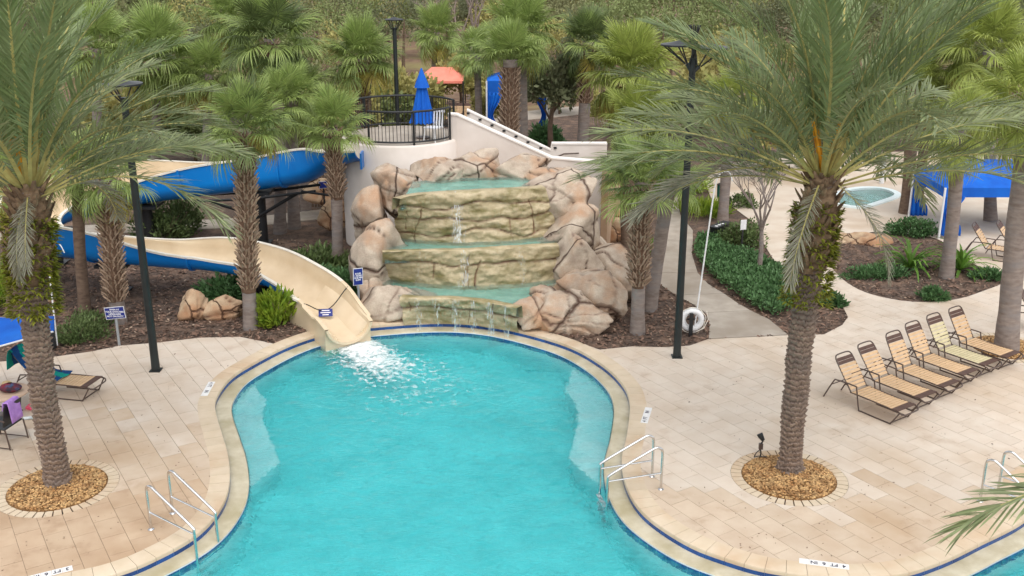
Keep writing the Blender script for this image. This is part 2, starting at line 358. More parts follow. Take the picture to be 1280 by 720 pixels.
# ------------------------------------------------------------------ plan shapes (world x, y)
def v2(L): return [Vector((p[0], p[1])) for p in L]
def gp(L, z=0.0): return [G(x, y, z).to_2d() for x, y in L]
def area(p): return sum(p[i-1].x*p[i].y-p[i].x*p[i-1].y for i in range(len(p)))/2
def ccw(p): return p if area(p) > 0 else p[::-1]
def offset(p, d):
    """offset a closed ccw curve outward by d"""
    n = len(p); out = []
    for i in range(n):
        t = (p[(i+1) % n]-p[i-1]).normalized(); out.append(p[i]+Vector((t.y, -t.x))*d)
    return out
def resample(p, step):
    q = p+[p[0]]; L = [0]
    for i in range(len(p)): L.append(L[-1]+(q[i+1]-q[i]).length)
    n = max(8, round(L[-1]/step)); out = []; j = 0
    for k in range(n):
        s = L[-1]*k/n
        while L[j+1] < s: j += 1
        out.append(q[j].lerp(q[j+1], (s-L[j])/max(1e-9, L[j+1]-L[j])))
    return out
def inside(poly, x, y):
    c = False; j = len(poly)-1
    for i in range(len(poly)):
        a, b = poly[i], poly[j]
        if (a.y > y) != (b.y > y) and x < (b.x-a.x)*(y-a.y)/(b.y-a.y)+a.x: c = not c
        j = i
    return c
def circle(c, r, n=48): return [Vector((c[0]+r*math.cos(2*PI*k/n), c[1]+r*math.sin(2*PI*k/n))) for k in range(n)]

pool_px = [(133, 720), (200, 694), (250, 664), (278, 630), (287, 600), (285, 568), (277, 540), (269, 511), (272, 493), (290, 470), (322, 450), (360, 431), (397, 418),
           (430, 411), (463, 407), (533, 402), (587, 403), (640, 411), (707, 430), (750, 453), (777, 478), (787, 503), (784, 540), (777, 575), (784, 610), (807, 643), (857, 677), (907, 697),
           (962, 712), (1040, 721), (1120, 718), (1170, 704), (1220, 681), (1290, 641)]
pool_w = gp(pool_px)+v2([(9.6, 17.2), (11.4, 17.4), (12.8, 16.2), (12.8, 14.0), (11.2, 12.4), (8.2, 11.2), (4, 10.4), (0, 10.0), (-4.5, 10.2), (-7.6, 10.8), (-8.9, 12.0), (-8.0, 13.3)])
E0 = ccw([v.to_2d() for v in spline([v.to_3d() for v in pool_w], 8, True)])
E0 = resample(E0, .11)
EC = offset(E0, .36)            # outer edge of the coping
E1 = resample(offset(E0, -.34), .11)   # water edge
WATER_Z = -.20

left_deck = ccw(gp([(-400, 470), (0, 452), (60, 447), (110, 440), (150, 432), (200, 428), (250, 422), (300, 421), (335, 428), (356, 433), (430, 470), (430, 640)])+v2([(-2, 12), (-17, 12)]))
right_deck = ccw(gp([(690, 520), (690, 452), (735, 432), (750, 437), (790, 433), (830, 434), (862, 432), (885, 424), (986, 419), (1030, 418), (1053, 406), (1060, 396), (1051, 378), (1030, 360),
                     (1005, 345), (968, 326), (955, 305), (945, 280), (915, 258), (890, 250), (880, 225), (905, 205), (1000, 192), (1200, 188), (1430, 200)])+v2([(26, 34), (17, 12), (3, 12), (1, 17)]))
south_deck = ccw(v2([(-17, -5), (17, -5), (17, 12.6), (-17, 12.6)]))
island = ccw([v.to_2d() for v in spline([G(*p) for p in [(1033, 318), (1040, 335), (1060, 354), (1090, 368), (1140, 377), (1190, 375), (1228, 364), (1256, 350), (1225, 334), (1200, 318), (1170, 298), (1130, 292), (1090, 290), (1050, 300)]], 4, True)])
RINGS = [(G(72, 609).to_2d(), .87), (G(986, 596).to_2d(), .87), (G(1256, 434).to_2d(), .80)]
spa = ccw([v.to_2d() for v in spline([G(*p) for p in [(1040, 250), (1068, 238), (1100, 237), (1118, 244), (1100, 252), (1070, 259)]], 5, True)])
FAR_Y = 31.0

# ------------------------------------------------------------------ constrained triangulation of all of it at once
def cdt(polys):
    vs, fs = [], []
    for p in polys:
        fs.append(list(range(len(vs), len(vs)+len(p)))); vs.extend(p)
    r = delaunay_2d_cdt(vs, [], fs, 0, 1e-5, True)
    return r[0], r[2], r[5]
def sheet(name, V, tris, z, m, kind='structure'):
    idx = {}; vs = []; fs = []
    for t in tris:
        f = []
        for i in t:
            if i not in idx: idx[i] = len(vs); vs.append((V[i].x, V[i].y, z))
            f.append(idx[i])
        fs.append(f)
    me = bpy.data.meshes.new(name); me.from_pydata(vs, [], fs); me.update()
    for p in me.polygons:
        if p.normal.z < 0: p.flip()
    o = link(name, me, m); o['kind'] = kind; return o

PA = R(-58.0); ex = Vector((math.cos(PA), math.sin(PA))); ey = Vector((-ex.y, ex.x))
PL, PW, JT = .60, .40, .0035
pav = []
for i in range(-75, 75):
    for j in range(-100, 100):
        c = ex*((i+.5*(j % 2))*PL)+ey*(j*PW)
        if not (13.2 < c.y < FAR_Y+.6): continue
        Z = c.y*.948+3
        if abs(c.x) > Z*.62+3: continue
        if not (inside(left_deck, c.x, c.y) or inside(right_deck, c.x, c.y)):
            if all(not (inside(left_deck, c.x+a, c.y+b) or inside(right_deck, c.x+a, c.y+b)) for a in (-.35, .35) for b in (-.35, .35)): continue
        if inside(offset(E0, -.3), c.x, c.y): continue
        h, k = PL/2-JT, PW/2-JT
        pav.append([c-ex*h-ey*k, c+ex*h-ey*k, c+ex*h+ey*k, c-ex*h+ey*k])
farhalf = v2([(-60, FAR_Y), (60, FAR_Y), (60, 60), (-60, 60)])
base = [left_deck, right_deck, south_deck, EC, island]+[circle(c, r+.2) for c, r in RINGS]+[spa, farhalf]
V, T, O = cdt(base+pav)
nb = len(base); deck_t, far_t = [], []; ptri = {}
for t, og in zip(T, O):
    s = set(og)
    if not (s & {0, 1, 2}) or (s & set(range(3, 9))): continue
    if 9 in s: far_t.append(t); continue
    deck_t.append(t)
    for k in s:
        if k >= nb: ptri.setdefault(k-nb, []).append(t)
deck = sheet('pool_deck', V, deck_t, -.014, M['deckbase'])
patio = sheet('back_patio', V, far_t, -.003, M['patio'])
def piece_mesh(mb, tris, z1, z0):
    """solid slab over a set of triangles, sides on its outline"""
    ed = {}; idx = {}
    def vi(i, top):
        if (i, top) not in idx: idx[(i, top)] = len(mb.v); mb.v.append((V[i].x, V[i].y, z1 if top else z0))
        return idx[(i, top)]
    for t in tris:
        p = [V[i] for i in t]
        if (p[1]-p[0]).cross(p[2]-p[0]) < 0: t = t[::-1]
        mb.face(*[vi(i, 1) for i in t])
        for a, b in zip(t, list(t[1:])+[t[0]]): ed[(a, b)] = 1
    for a, b in list(ed):
        if (b, a) not in ed: mb.face(vi(b, 1), vi(a, 1), vi(a, 0), vi(b, 0))
order = sorted(ptri, key=lambda k: (pav[k][0].x**2*.5+(pav[k][0].y)**2))
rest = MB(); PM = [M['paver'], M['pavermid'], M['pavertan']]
for n, k in enumerate(order):
    z1 = rnd.uniform(-.0015, .0015); q = pav[k][0]
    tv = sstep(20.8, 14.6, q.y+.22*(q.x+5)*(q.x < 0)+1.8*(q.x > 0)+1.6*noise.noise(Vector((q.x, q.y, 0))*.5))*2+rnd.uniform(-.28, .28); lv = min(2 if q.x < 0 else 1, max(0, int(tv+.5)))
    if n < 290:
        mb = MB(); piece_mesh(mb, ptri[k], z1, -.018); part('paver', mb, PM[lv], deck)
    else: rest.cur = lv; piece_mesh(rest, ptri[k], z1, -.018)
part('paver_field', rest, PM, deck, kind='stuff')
# wedge bricks round the gravel rings
for c, r in RINGS:
    n = 40
    for k in range(n):
        a0, a1 = 2*PI*k/n+.012, 2*PI*(k+1)/n-.012
        mb = MB(); mb.prism([c+Vector((q*math.cos(a), q*math.sin(a))) for q, a in ((r, a0), (r+.194, a0), (r+.194, a1), (r, a1))], -.02, rnd.uniform(-.002, .003))
        part('border_brick', mb, M['coping'], deck)

# ------------------------------------------------------------------ ground
hole = offset(E0, .1)
gpoly = v2([(-4000, -400), (4000, -400), (4000, 5000), (-4000, 5000)]); near = v2([(-34, -29), (40, -29), (40, 60), (-34, 60)])
V2_, T2_, O2_ = cdt([gpoly, hole, near, offset(spa, -.02)])
nt_, ft_ = [], []
for t, og in zip(T2_, O2_):
    s = set(og)
    if 1 in s or 3 in s or 0 not in s: continue
    (nt_ if 2 in s else ft_).append(t)
sheet('mulch_bed', V2_, nt_, -.03, M['mulch'])
sheet('ground', V2_, ft_, -.03, M['farground'])

# ------------------------------------------------------------------ swimming pool
pb = MB(); n1 = len(E1)
def ring_wall(mb, c, z0, z1):
    n = len(c); b = len(mb.v)
    for p in c: mb.v.append((p.x, p.y, z0)); mb.v.append((p.x, p.y, z1))
    for i in range(n):
        j = (i+1) % n; mb.face(b+2*i, b+2*i+1, b+2*j+1, b+2*j)
POOL_D = -1.30
ring_wall(pb, E1, POOL_D, -.16)
b = len(pb.v); pb.v.extend((p.x, p.y, POOL_D) for p in E1); pb.face(*range(b, b+n1))
ring_wall(pb, offset(E0, .02), -.2, -.025)
pool = struct('swimming_pool', pb, M['plaster'])
# gutter ledge: a rounded ring a step below the coping
lb = MB(); n0 = len(E0)
prof = [(.012, -.30), (.012, -.150), (-.10, -.150), (-.25, -.150), (-.31, -.155), (-.335, -.175), (-.34, -.23)]
rings = [offset(E0, d) for d, z in prof]
lb.strip([[(rings[k][i % n0].x, rings[k][i % n0].y, prof[k][1]) for k in range(len(prof))] for i in range(n0+1)])
part('gutter_ledge', lb, M['ledge'], pool, smooth=True)
def along(c, step, gap):
    """index spans of roughly step length along a closed curve (points .11 m apart)"""
    k = max(1, round(step/.11)); n = len(c); i = 0
    while i < n:
        yield i, min(i+k, n); i += k
def inview(p): return p.y > 13 and abs(p.x) < p.y*.50+2.5
ct = 0; OUTL = G(433, 412).to_2d()
for i, j in along(E0, .33, 0):
    if (E0[(i+1) % n0]-OUTL).length < .55: continue
    ri = [E0[q % n0] for q in range(i, j+1)]; ro = [EC[q % n0] for q in range(i, j+1)]
    g = .003
    def sh(L):
        L = [p.copy() for p in L]; L[0] = L[0]+(L[1]-L[0]).normalized()*g; L[-1] = L[-1]-(L[-1]-L[-2]).normalized()*g; return L
    ri, ro = sh(ri), sh(ro); m = len(ri)
    mb = MB(); zt = rnd.uniform(-.001, .002)
    pr = [(0, -.075), (-.006, -.03), (.008, zt-.006), (.03, zt), (1, zt), (1, -.02)]
    rows = []
    for f, z in pr:
        rows.append([((ri[q]+(ro[q]-ri[q])*f).x, (ri[q]+(ro[q]-ri[q])*f).y, z) for q in range(m)])
    mb.strip(rows); nvv = len(pr)
    mb.face(*[k*m for k in range(nvv)][::-1]); mb.face(*[k*m+m-1 for k in range(nvv)])
    if inview(E0[i]): part('coping_stone', mb, M['coping'], pool, smooth=True, sharp=50)
    else:
        if ct == 0: unseen = MB()
        ct += 1; unseen.add(mb.v, mb.f)
part('coping_run', unseen, M['coping'], pool, kind='stuff')
tb = MB(); n_t = 0
OUT = [G(436, 416).to_2d(), G(428, 424).to_2d()]
for i, j in along(E0, .33, 0):
    A = E0[i]+(E0[(i+1) % n0]-E0[i])*.014; B = E0[j % n0]-(E0[j % n0]-E0[j-1])*.014
    mb = MB(); L = [E0[q % n0] for q in range(i, j+1)]; L[0] = A; L[-1] = B
    rows = [[(p.x, p.y, z) for p in L] for z in (-.15, -.068)]
    Lo = [p+(q-p)*(.02/.36) for p, q in zip(L, [EC[q % n0] for q in range(i, j+1)])]
    rows = [[(p.x, p.y, -.149) for p in Lo]]+rows+[[(p.x, p.y, -.068) for p in Lo]]
    mb.strip(rows)
    if inview(E0[i]): part('waterline_tile', mb, M['tile'], pool)
    else: tb.add(mb.v, mb.f)
# small blue tiles under the ledge lip, at the water line
for i, j in along(E1, .22, 0):
    L = [E1[q % n1] for q in range(i, j+1)]; Li = offset(E1, -.012); Li = [Li[q % n1] for q in range(i, j+1)]
    Li[0] = Li[0]+(Li[1]-Li[0])*.02; Li[-1] = Li[-1]-(Li[-1]-Li[-2])*.02
    tb.strip([[(p.x, p.y, z) for p in Li] for z in (-.36, -.178)])
part('ledge_tile_band', tb, M['tile'], pool, kind='stuff')
# under-water benches along the two necks
def nearest(c, p): return min(range(len(c)), key=lambda k: (c[k]-p).length)
def bench(pa, pb_, width):
    i, j = nearest(E1, G(*pa, -.2).to_2d()), nearest(E1, G(*pb_, -.2).to_2d())
    if i > j: i, j = j, i
    idx = list(range(i, j+1)) if j-i < n1/2 else list(range(j, n1))+list(range(0, i+1))
    mb = MB(); m = len(idx); rows = []
    for q, k in enumerate(idx):
        w = width*min(1, math.sin(PI*q/(m-1))*1.9)+.01
        t = (E1[(k+1) % n1]-E1[k-1]).normalized(); nn = Vector((-t.y, t.x))
        a, c = E1[k], E1[k]+nn*w
        rows.append([(a.x, a.y, -.52), (c.x, c.y, -.52), (c.x, c.y, POOL_D)])
    mb.strip(rows); part('underwater_bench', mb, M['plaster'], pool)
bench((288, 470), (304, 600), .62); bench((722, 452), (752, 596), .75)
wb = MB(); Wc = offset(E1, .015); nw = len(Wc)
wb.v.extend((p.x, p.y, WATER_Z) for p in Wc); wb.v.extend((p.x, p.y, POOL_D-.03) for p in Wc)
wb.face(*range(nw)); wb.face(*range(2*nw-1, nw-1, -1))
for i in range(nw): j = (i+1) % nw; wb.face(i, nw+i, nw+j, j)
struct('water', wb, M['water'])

# spa pool far right
sb = MB(); ns = len(spa)
ring_wall(sb, spa, -.6, .06); b = len(sb.v); sb.v.extend((p.x, p.y, -.6) for p in spa); sb.face(*range(b, b+ns))
so = offset(spa, .25); sb.strip([[(spa[i % ns].x, spa[i % ns].y, .06), (so[i % ns].x, so[i % ns].y, .06), (so[i % ns].x, so[i % ns].y, -.02)] for i in range(ns+1)])
spao = struct('spa_pool', sb, M['plaster'])
wb = MB(); ws = offset(spa, .01); wb.v.extend((p.x, p.y, -.03) for p in ws); wb.v.extend((p.x, p.y, -.58) for p in ws)
wb.face(*range(ns)); wb.face(*range(2*ns-1, ns-1, -1))
for i in range(ns): j = (i+1) % ns; wb.face(i, ns+i, ns+j, j)
struct('spa_water', wb, M['basinwater'])

# ------------------------------------------------------------------ concrete walks
path_base = MB(); cw = None
SL = [([(840, 240), (838, 268)], [(846, 240), (850, 268)]), ([(838, 268), (826, 284), (820, 300)], [(850, 268), (866, 288), (866, 300)]),
      ([(820, 300), (817, 322), (818, 341)], [(866, 300), (865, 318), (872, 341)]), ([(818, 341), (826, 356), (845, 369)], [(872, 341), (885, 355), (905, 367)]),
      ([(845, 369), (868, 381), (882, 391)], [(905, 367), (922, 379), (938, 388)]), ([(882, 391), (887, 405), (886, 423.4)], [(938, 388), (961, 399), (985, 418.6)])]
mb = MB()
for L, Rr in SL:
    mb.strip([[tuple(G(*p)+Vector((0, 0, -.018))), tuple(G(*q)+Vector((0, 0, -.018)))] for p, q in zip(L, Rr)])
walk = struct('concrete_walk', mb, M['deckbase'])
for L, Rr in SL:
    a = [G(*p) for p in L]; c = [G(*p) for p in Rr]
    cen = sum(a+c, Vector())/len(a+c)
    for lst in (a, c):
        for e, s in ((0, 1), (-1, -1)):
            d = (lst[1]-lst[0]).normalized() if e == 0 else (lst[-1]-lst[-2]).normalized()
            lst[e] = lst[e]+d*s*.012
    mb = MB(); mb.prism([p for p in a]+[p for p in c[::-1]], -.05, .004)
    part('slab', mb, M['concrete'], walk)
def strip_path(name, pts, w, m, z=0.0):
    c = spline([G(*p) for p in pts], 5); rows = []
    for i, p in enumerate(c):
        t = (c[min(i+1, len(c)-1)]-c[max(i-1, 0)]).normalized(); nn = Vector((-t.y, t.x, 0))*w/2
        rows.append([tuple(p+nn-Vector((0, 0, .06))), tuple(p+nn+Vector((0, 0, z))), tuple(p-nn+Vector((0, 0, z))), tuple(p-nn-Vector((0, 0, .06)))])
    mb = MB(); mb.strip(rows); return struct(name, mb, m)
strip_path('back_walk', [(-60, 300), (60, 290), (180, 284), (300, 278), (360, 272), (440, 262), (470, 250)], 1.3, M['concrete'], .004)
strip_path('far_walk', [(150, 172), (300, 164), (420, 158), (540, 152), (640, 146), (720, 138), (800, 134)], 2.6, M['concrete'], .006)

# ------------------------------------------------------------------ gravel rings
gv, gf = [], []
def stones(c, r, n, s0, s1, z):
    for _ in range(n):
        a = rnd.uniform(0, 2*PI); q = r*math.sqrt(rnd.random()); s = rnd.uniform(s0, s1)
        o = Vector((c[0]+q*math.cos(a), c[1]+q*math.sin(a), z+.05*(1-(q/r)**2)+rnd.uniform(0, .012)))
        E = Euler((rnd.uniform(-.5, .5), rnd.uniform(-.5, .5), rnd.uniform(0, 6.3))).to_matrix()
        sx, sy, sz = s*rnd.uniform(.8, 1.5), s*rnd.uniform(.7, 1.1), s*rnd.uniform(.4, .7); b = len(gv)
        for v in ((1, .2, 0), (.2, 1, 0), (-1, .1, 0), (-.1, -1, 0), (.1, .1, 1), (0, 0, -1)):
            gv.append(tuple(o+E @ Vector((v[0]*sx, v[1]*sy, v[2]*sz))))
        for f in ((0, 1, 4), (1, 2, 4), (2, 3, 4), (3, 0, 4), (1, 0, 5), (2, 1, 5), (3, 2, 5), (0, 3, 5)): gf.append([b+i for i in f])
for k, (c, r) in enumerate(RINGS):
    mb = MB(); mb.lathe([(r-.004, -.03), (r-.004, .0), (r*.6, .03), (.01, .05)], (c[0], c[1], 0), 40)
    g0 = struct('gravel_ring', mb, M['gravelbed'])
    gv.clear(); gf.clear(); stones(c, r-.03, 2600 if k < 2 else 1500, .018, .036, .005)
    me = np_mesh('gravel', np.array(gv), np.array(gf)); o = link('gravel', me, M['gravel'], g0); o['kind'] = 'stuff'

# ------------------------------------------------------------------ loose chips on the mulch
walkpolys = [gp(L+Rr[::-1]) for L, Rr in SL]
def chips(name, n, m, s0, s1, seed):
    rr = random.Random(seed); v, f = [], []
    while len(f) < n*2:
        px, py = rr.uniform(-20, 1300), 300+145*rr.random()
        p = G(px, py)
        if inside(left_deck, p.x, p.y) or inside(EC, p.x, p.y): continue
        if inside(right_deck, p.x, p.y) and not inside(island, p.x, p.y): continue
        if any(inside(q, p.x, p.y) for q in walkpolys): continue
        s = rr.uniform(s0, s1); E = Euler((rr.uniform(-.5, .5), rr.uniform(-.5, .5), rr.uniform(0, 6.3))).to_matrix(); b = len(v)
        q = rr.uniform(.25, .5)
        for w in ((-1, -q, 0), (1, -q*.7, 0), (.8, q, .1), (-.9, q*.8, .25)):
            v.append(tuple(Vector((p.x, p.y, -.008+.3*s))+E @ (Vector(w)*s)))
        f.append((b, b+1, b+2)); f.append((b, b+2, b+3))
    o = link(name, np_mesh(name, np.array(v), np.array(f)), m); o['kind'] = 'stuff'
chips('mulch_chips', 16000, M['chip'], .03, .07, 3)
chips('mulch_chips', 2600, M['chip_pale'], .02, .05, 4)

# leaf bits and grit blown on the deck
rr_ = random.Random(12); v_, f_ = [], []
while len(f_) < 420:
    p = G(rr_.uniform(-10, 1290), rr_.uniform(425, 725))
    if inside(EC, p.x, p.y) or not (inside(left_deck, p.x, p.y) or inside(right_deck, p.x, p.y)): continue
    s_ = rr_.uniform(.008, .026)*(1.4 if rr_.random() < .15 else 1); a_ = rr_.uniform(0, 6.3); b_ = len(v_)
    for da, ra in ((0, 1), (1.4, .45), (3.1, .9), (4.6, .4)): v_.append((p.x+s_*ra*math.cos(a_+da), p.y+s_*ra*math.sin(a_+da), .005+.3*s_*(da > 3)))
    f_.append((b_, b_+1, b_+2, b_+3))
o = link('leaf_bits', np_mesh('leaf_bits', np.array(v_), np.array(f_)), M['chip']); o['kind'] = 'stuff'
# ------------------------------------------------------------------ slide tower (white drum, platform, stair with parapets)
CX, CY, RD, PZ = -3.62, 33.8, 1.95, 3.45
tower = thing('slide_tower', (CX, CY, 0), 'white stucco tower behind the rock waterfall with black railing and stair', 'tower')
def cyl(a, r=RD): return Vector((CX+r*math.cos(R(a)), CY+r*math.sin(R(a)), 0))
mb = MB(); mb.lathe([(RD, -.1), (RD, PZ-.06), (RD-.03, PZ-.02), (RD-.06, PZ), (.02, PZ)], (CX, CY, 0), 72)
part('drum_wall', mb, M['stucco'], tower, smooth=True)
mb = MB(); mb.lathe([(RD-.12, PZ), (RD-.12, PZ+.012), (.02, PZ+.012)], (CX, CY, 0), 48, False); part('platform_floor', mb, M['concrete'], tower)
def profile_wall(name, pts, th, m, z0=-.1, cap=True):
    """upright wall along plan points (x, y, top z), thickness th away from the viewer"""
    pts = [Vector(p) for p in pts]; a, z = pts[0], pts[-1]
    rows = []
    for i, p in enumerate(pts):
        t = (pts[min(i+1, len(pts)-1)]-pts[max(i-1, 0)]); t.z = 0; t.normalize(); n = Vector((-t.y, t.x, 0))*th
        rows.append((p, n))
    mb = MB(); mb.strip([[(p.x, p.y, z0), (p.x, p.y, p.z), (p.x+n.x, p.y+n.y, p.z), (p.x+n.x, p.y+n.y, z0)] for p, n in rows])
    for p, n in (rows[0], rows[-1]):
        b = len(mb.v); mb.v.extend([(p.x, p.y, z0), (p.x, p.y, p.z), (p.x+n.x, p.y+n.y, p.z), (p.x+n.x, p.y+n.y, z0)]); mb.face(b, b+1, b+2, b+3)
    w = part(name, mb, m, tower)
    if cap:
        mb = MB(); mb.strip([[tuple(p+Vector((0, 0, .002))-n*(.03/th)), tuple(p+Vector((0, 0, .05))-n*(.03/th)), tuple(p+Vector((0, 0, .05))+n*(1+.03/th)), tuple(p+Vector((0, 0, .002))+n*(1+.03/th)), tuple(p+Vector((0, 0, .002))-n*(.03/th))] for p, n in rows])
        for i in (0, len(rows)-1): b = i*5; mb.face(b, b+1, b+2, b+3)
        c = part('wall_cap', mb, M['capwhite'], w)
    return w
front = profile_wall('parapet_wall', [(-2.05, 33.15, 4.22), (-1.75, 33.1, 4.20), (1.27, 32.95, 2.84), (2.86, 32.62, 2.76)], .26, M['stucco'])
profile_wall('side_wall', [(2.87, 32.63, 2.74), (3.55, 34.9, 2.74)], -.22, M['stuccotan'])
backp = profile_wall('parapet_wall', [(-1.5, 34.75, 4.10), (1.30, 34.7, 2.76), (1.34, 34.7, 2.98), (3.2, 34.7, 2.98)], .22, M['stucco'])
for k in range(9):
    mb = MB(); x0 = -1.7+k*.33; z = PZ-.155*(k+1)
    mb.box((x0+.165, 34.02, z/2-.05), (.334, 1.42, z+.1)); part('step', mb, M['concrete'], tower)
mb = MB(); mb.box((2.1, 34.02, .95), (1.45, 1.40, 2.1)); part('landing', mb, M['concrete'], tower)
for px, py in [(585, 141), (600, 149), (615, 156), (630, 163), (645, 170), (660, 177), (676, 184.5)]:
    p = P(px, py, 34.68); mb = MB(); mb.box((p.x, 34.715, p.z-.02), (.10, .05, .06)); part('step_light', mb, M['black'], tower)
p = P(694, 184, 34.68); mb = MB(); mb.box((p.x, 34.675, p.z-.02), (.10, .05, .06)); part('step_light', mb, M['black'], tower)
mb = MB(); mb.tube([(-1.5, 34.6, 3.72), (-1.15, 34.6, 3.74), (-.95, 34.6, 3.62), (1.2, 34.6, 2.58), (1.35, 34.6, 2.5)], .025, 8); part('handrail', mb, M['chairframe'], tower, True)
mb = MB(); mb.tube([(1.45, 34.6, 2.55), (1.75, 34.6, 2.68), (2.25, 34.6, 2.70)], .025, 8); part('handrail', mb, M['chairframe'], tower, True)
def rail(a0, a1, curl=0):
    rr = RD-.12; n = int(abs(a1-a0)/3)
    arc = [a0+(a1-a0)*k/n for k in range(n+1)]
    mb = MB()
    for z, r in ((PZ+1.04, .035), (PZ+.10, .028)): mb.tube([cyl(a, rr)+Vector((0, 0, z)) for a in arc], r, 8)
    ro = part('railing', mb, M['black'], tower, True)
    L = abs(R(a1-a0))*rr; nb_ = int(L/.115); npost = max(2, round(L/1.25)+1)
    for k in range(1, nb_):
        mb = MB(); q = cyl(a0+(a1-a0)*k/nb_, rr); mb.tube([q+Vector((0, 0, PZ+.10)), q+Vector((0, 0, PZ+1.03))], .011, 5); part('baluster', mb, M['black'], ro)
    for k in range(npost):
        mb = MB(); q = cyl(a0+(a1-a0)*k/(npost-1), rr); mb.tube([q+Vector((0, 0, PZ-.12)), q+Vector((0, 0, PZ+1.06))], .035, 8); part('rail_post', mb, M['black'], ro)
rail(243, 334); rail(176, 22)

# ------------------------------------------------------------------ cast rock waterfall
import bmesh
_b = bmesh.new(); bmesh.ops.create_icosphere(_b, subdivisions=5, radius=1.0); _b.verts.ensure_lookup_table()
ICO = np.array([v.co[:] for v in _b.verts]); ICOF = np.array([[v.index for v in f.verts] for f in _b.faces]); _b.free()
_b = bmesh.new(); bmesh.ops.create_icosphere(_b, subdivisions=4, radius=1.0)
ICO4 = np.array([v.co[:] for v in _b.verts]); ICOF4 = np.array([[v.index for v in f.verts] for f in _b.faces]); _b.free()
def boulder(name, c, r, seed, m, parent=None, rot=0.0, ncrack=3, flat=.9, lo=False, tilt=0.0):
    """angular boulder: a sphere cut by smooth random planes, with warped cracks"""
    rg = np.random.default_rng(seed); D = (ICO4 if lo else ICO)
    nrm = rg.normal(size=(11, 3)); nrm /= np.linalg.norm(nrm, axis=1)[:, None]
    d = rg.uniform(.70, 1.0, 11)*flat
    dots = np.clip(D @ nrm.T, 1e-3, None)/d
    rad = np.minimum((dots**90).sum(1)**(-1/90), 1.2)
    p = D*rad[:, None]*np.array(r)
    E = np.array(Euler((tilt*rg.uniform(-1, 1), tilt*rg.uniform(-1, 1), rot)).to_matrix()); p = p @ E.T
    N3 = D @ E.T; off = rg.uniform(-50, 50, 3); size = float(np.mean(r))
    q = p+off; disp = np.zeros(len(p)); crack = np.zeros(len(p))
    cn = rg.normal(size=(ncrack, 3))*np.array([1, .6, 1.2]); cn /= np.linalg.norm(cn, axis=1)[:, None] if ncrack else 1
    cc = rg.uniform(-.42, .42, ncrack)*size
    nf = noise.fractal; nn = noise.noise; cw_ = .055 if not lo else .035+.03*size
    for i in range(len(p)):
        v = Vector(q[i]); w = nn(v*1.7)
        disp[i] = nf(v*1.6, 1.0, 2.0, 4)*.055*size+nf(v*6, 1.0, 2.0, 3)*.022
        for k in range(ncrack):
            s = float(p[i] @ cn[k])-cc[k]+w*.22*size; disp[i] += (.05*size if s > 0 else -.02*size)*min(1, abs(s)/.03)*max(.2, 1-abs(s)/(.9*size)); s = abs(s)
            if s < cw_:
                g = 1-s/cw_; crack[i] = max(crack[i], min(1, max(0, g*2.0-.9))*min(1, max(0, .75+1.2*nn(v*1.1+Vector((5, 5, 5))))))
                disp[i] -= .05*g*g
    p = p+N3*disp[:, None]+np.array(c)
    if parent is not None: p = p-np.array(wloc(parent))
    me = np_mesh(name, p, ICOF4 if lo else ICOF, True)
    a = me.attributes.new('crack', 'FLOAT', 'POINT'); a.data.foreach_set('value', crack.astype(np.float32))
    return link(name, me, m, parent)
fall = thing('rock_waterfall', (-.3, 27.5, 0), 'tiered tan rock waterfall with three teal basins spilling into the pool', 'waterfall')
def bpx(x, y, hx, hy, Y, seed, depth=.9, rot=0.0, nc=3, tilt=.25, m='rock', drop=0.0):
    c = P(x, y, Y); sc = (Y*.948+(9.5-c.z)*.317)/FPX
    rx, rz = hx*sc*1.25, hy*sc*1.17
    return boulder('boulder', (c.x, c.y, c.z-drop), (rx, max(rx, rz)*depth, rz+drop), seed, M[m], fall, rot, nc, tilt=tilt)
bpx(499, 241, 30, 28, 29.9, 11, .8, .3, 4)
bpx(466, 274, 20, 34, 29.8, 12, .9, .1, 2, drop=.3)
bpx(480, 318, 30, 32, 27.7, 13, .8, .5, 3, drop=.2)
bpx(462, 335, 16, 30, 28.9, 33, .9, .2, 1, drop=.2)
bpx(490, 379, 37, 26, 26.25, 14, .62, -.15, 3)
bpx(468, 366, 15, 26, 27.0, 34, .8, .1, 1)
bpx(553, 217, 38, 17, 30.7, 15, .75, -.12, 3)
bpx(600, 210, 27, 19, 30.9, 16, .75, .1, 2)
bpx(649, 211, 31, 17, 30.8, 17, .75, .1, 3)
bpx(697, 224, 28, 13, 30.4, 18, .9, .2, 3)
bpx(700, 251, 36, 28, 29.2, 19, .8, -.15, 3)
bpx(713, 290, 35, 27, 28.6, 20, .8, .2, 2, drop=.2)
bpx(718, 328, 34, 26, 27.5, 21, .7, -.3, 3, drop=.2)
bpx(765, 340, 25, 38, 27.7, 22, .9, .4, 3)
bpx(745, 318, 24, 22, 28.6, 25, .9, .2, 2, drop=.5)
bpx(738, 371, 41, 31, 26.4, 23, .75, -.35, 4)
bpx(708, 400, 46, 27, 25.2, 24, .5, -.28, 5)
bpx(666, 394, 21, 19, 25.2, 26, .6, .2, 3)
bpx(682, 383, 26, 18, 25.9, 27, .7, .2, 2)

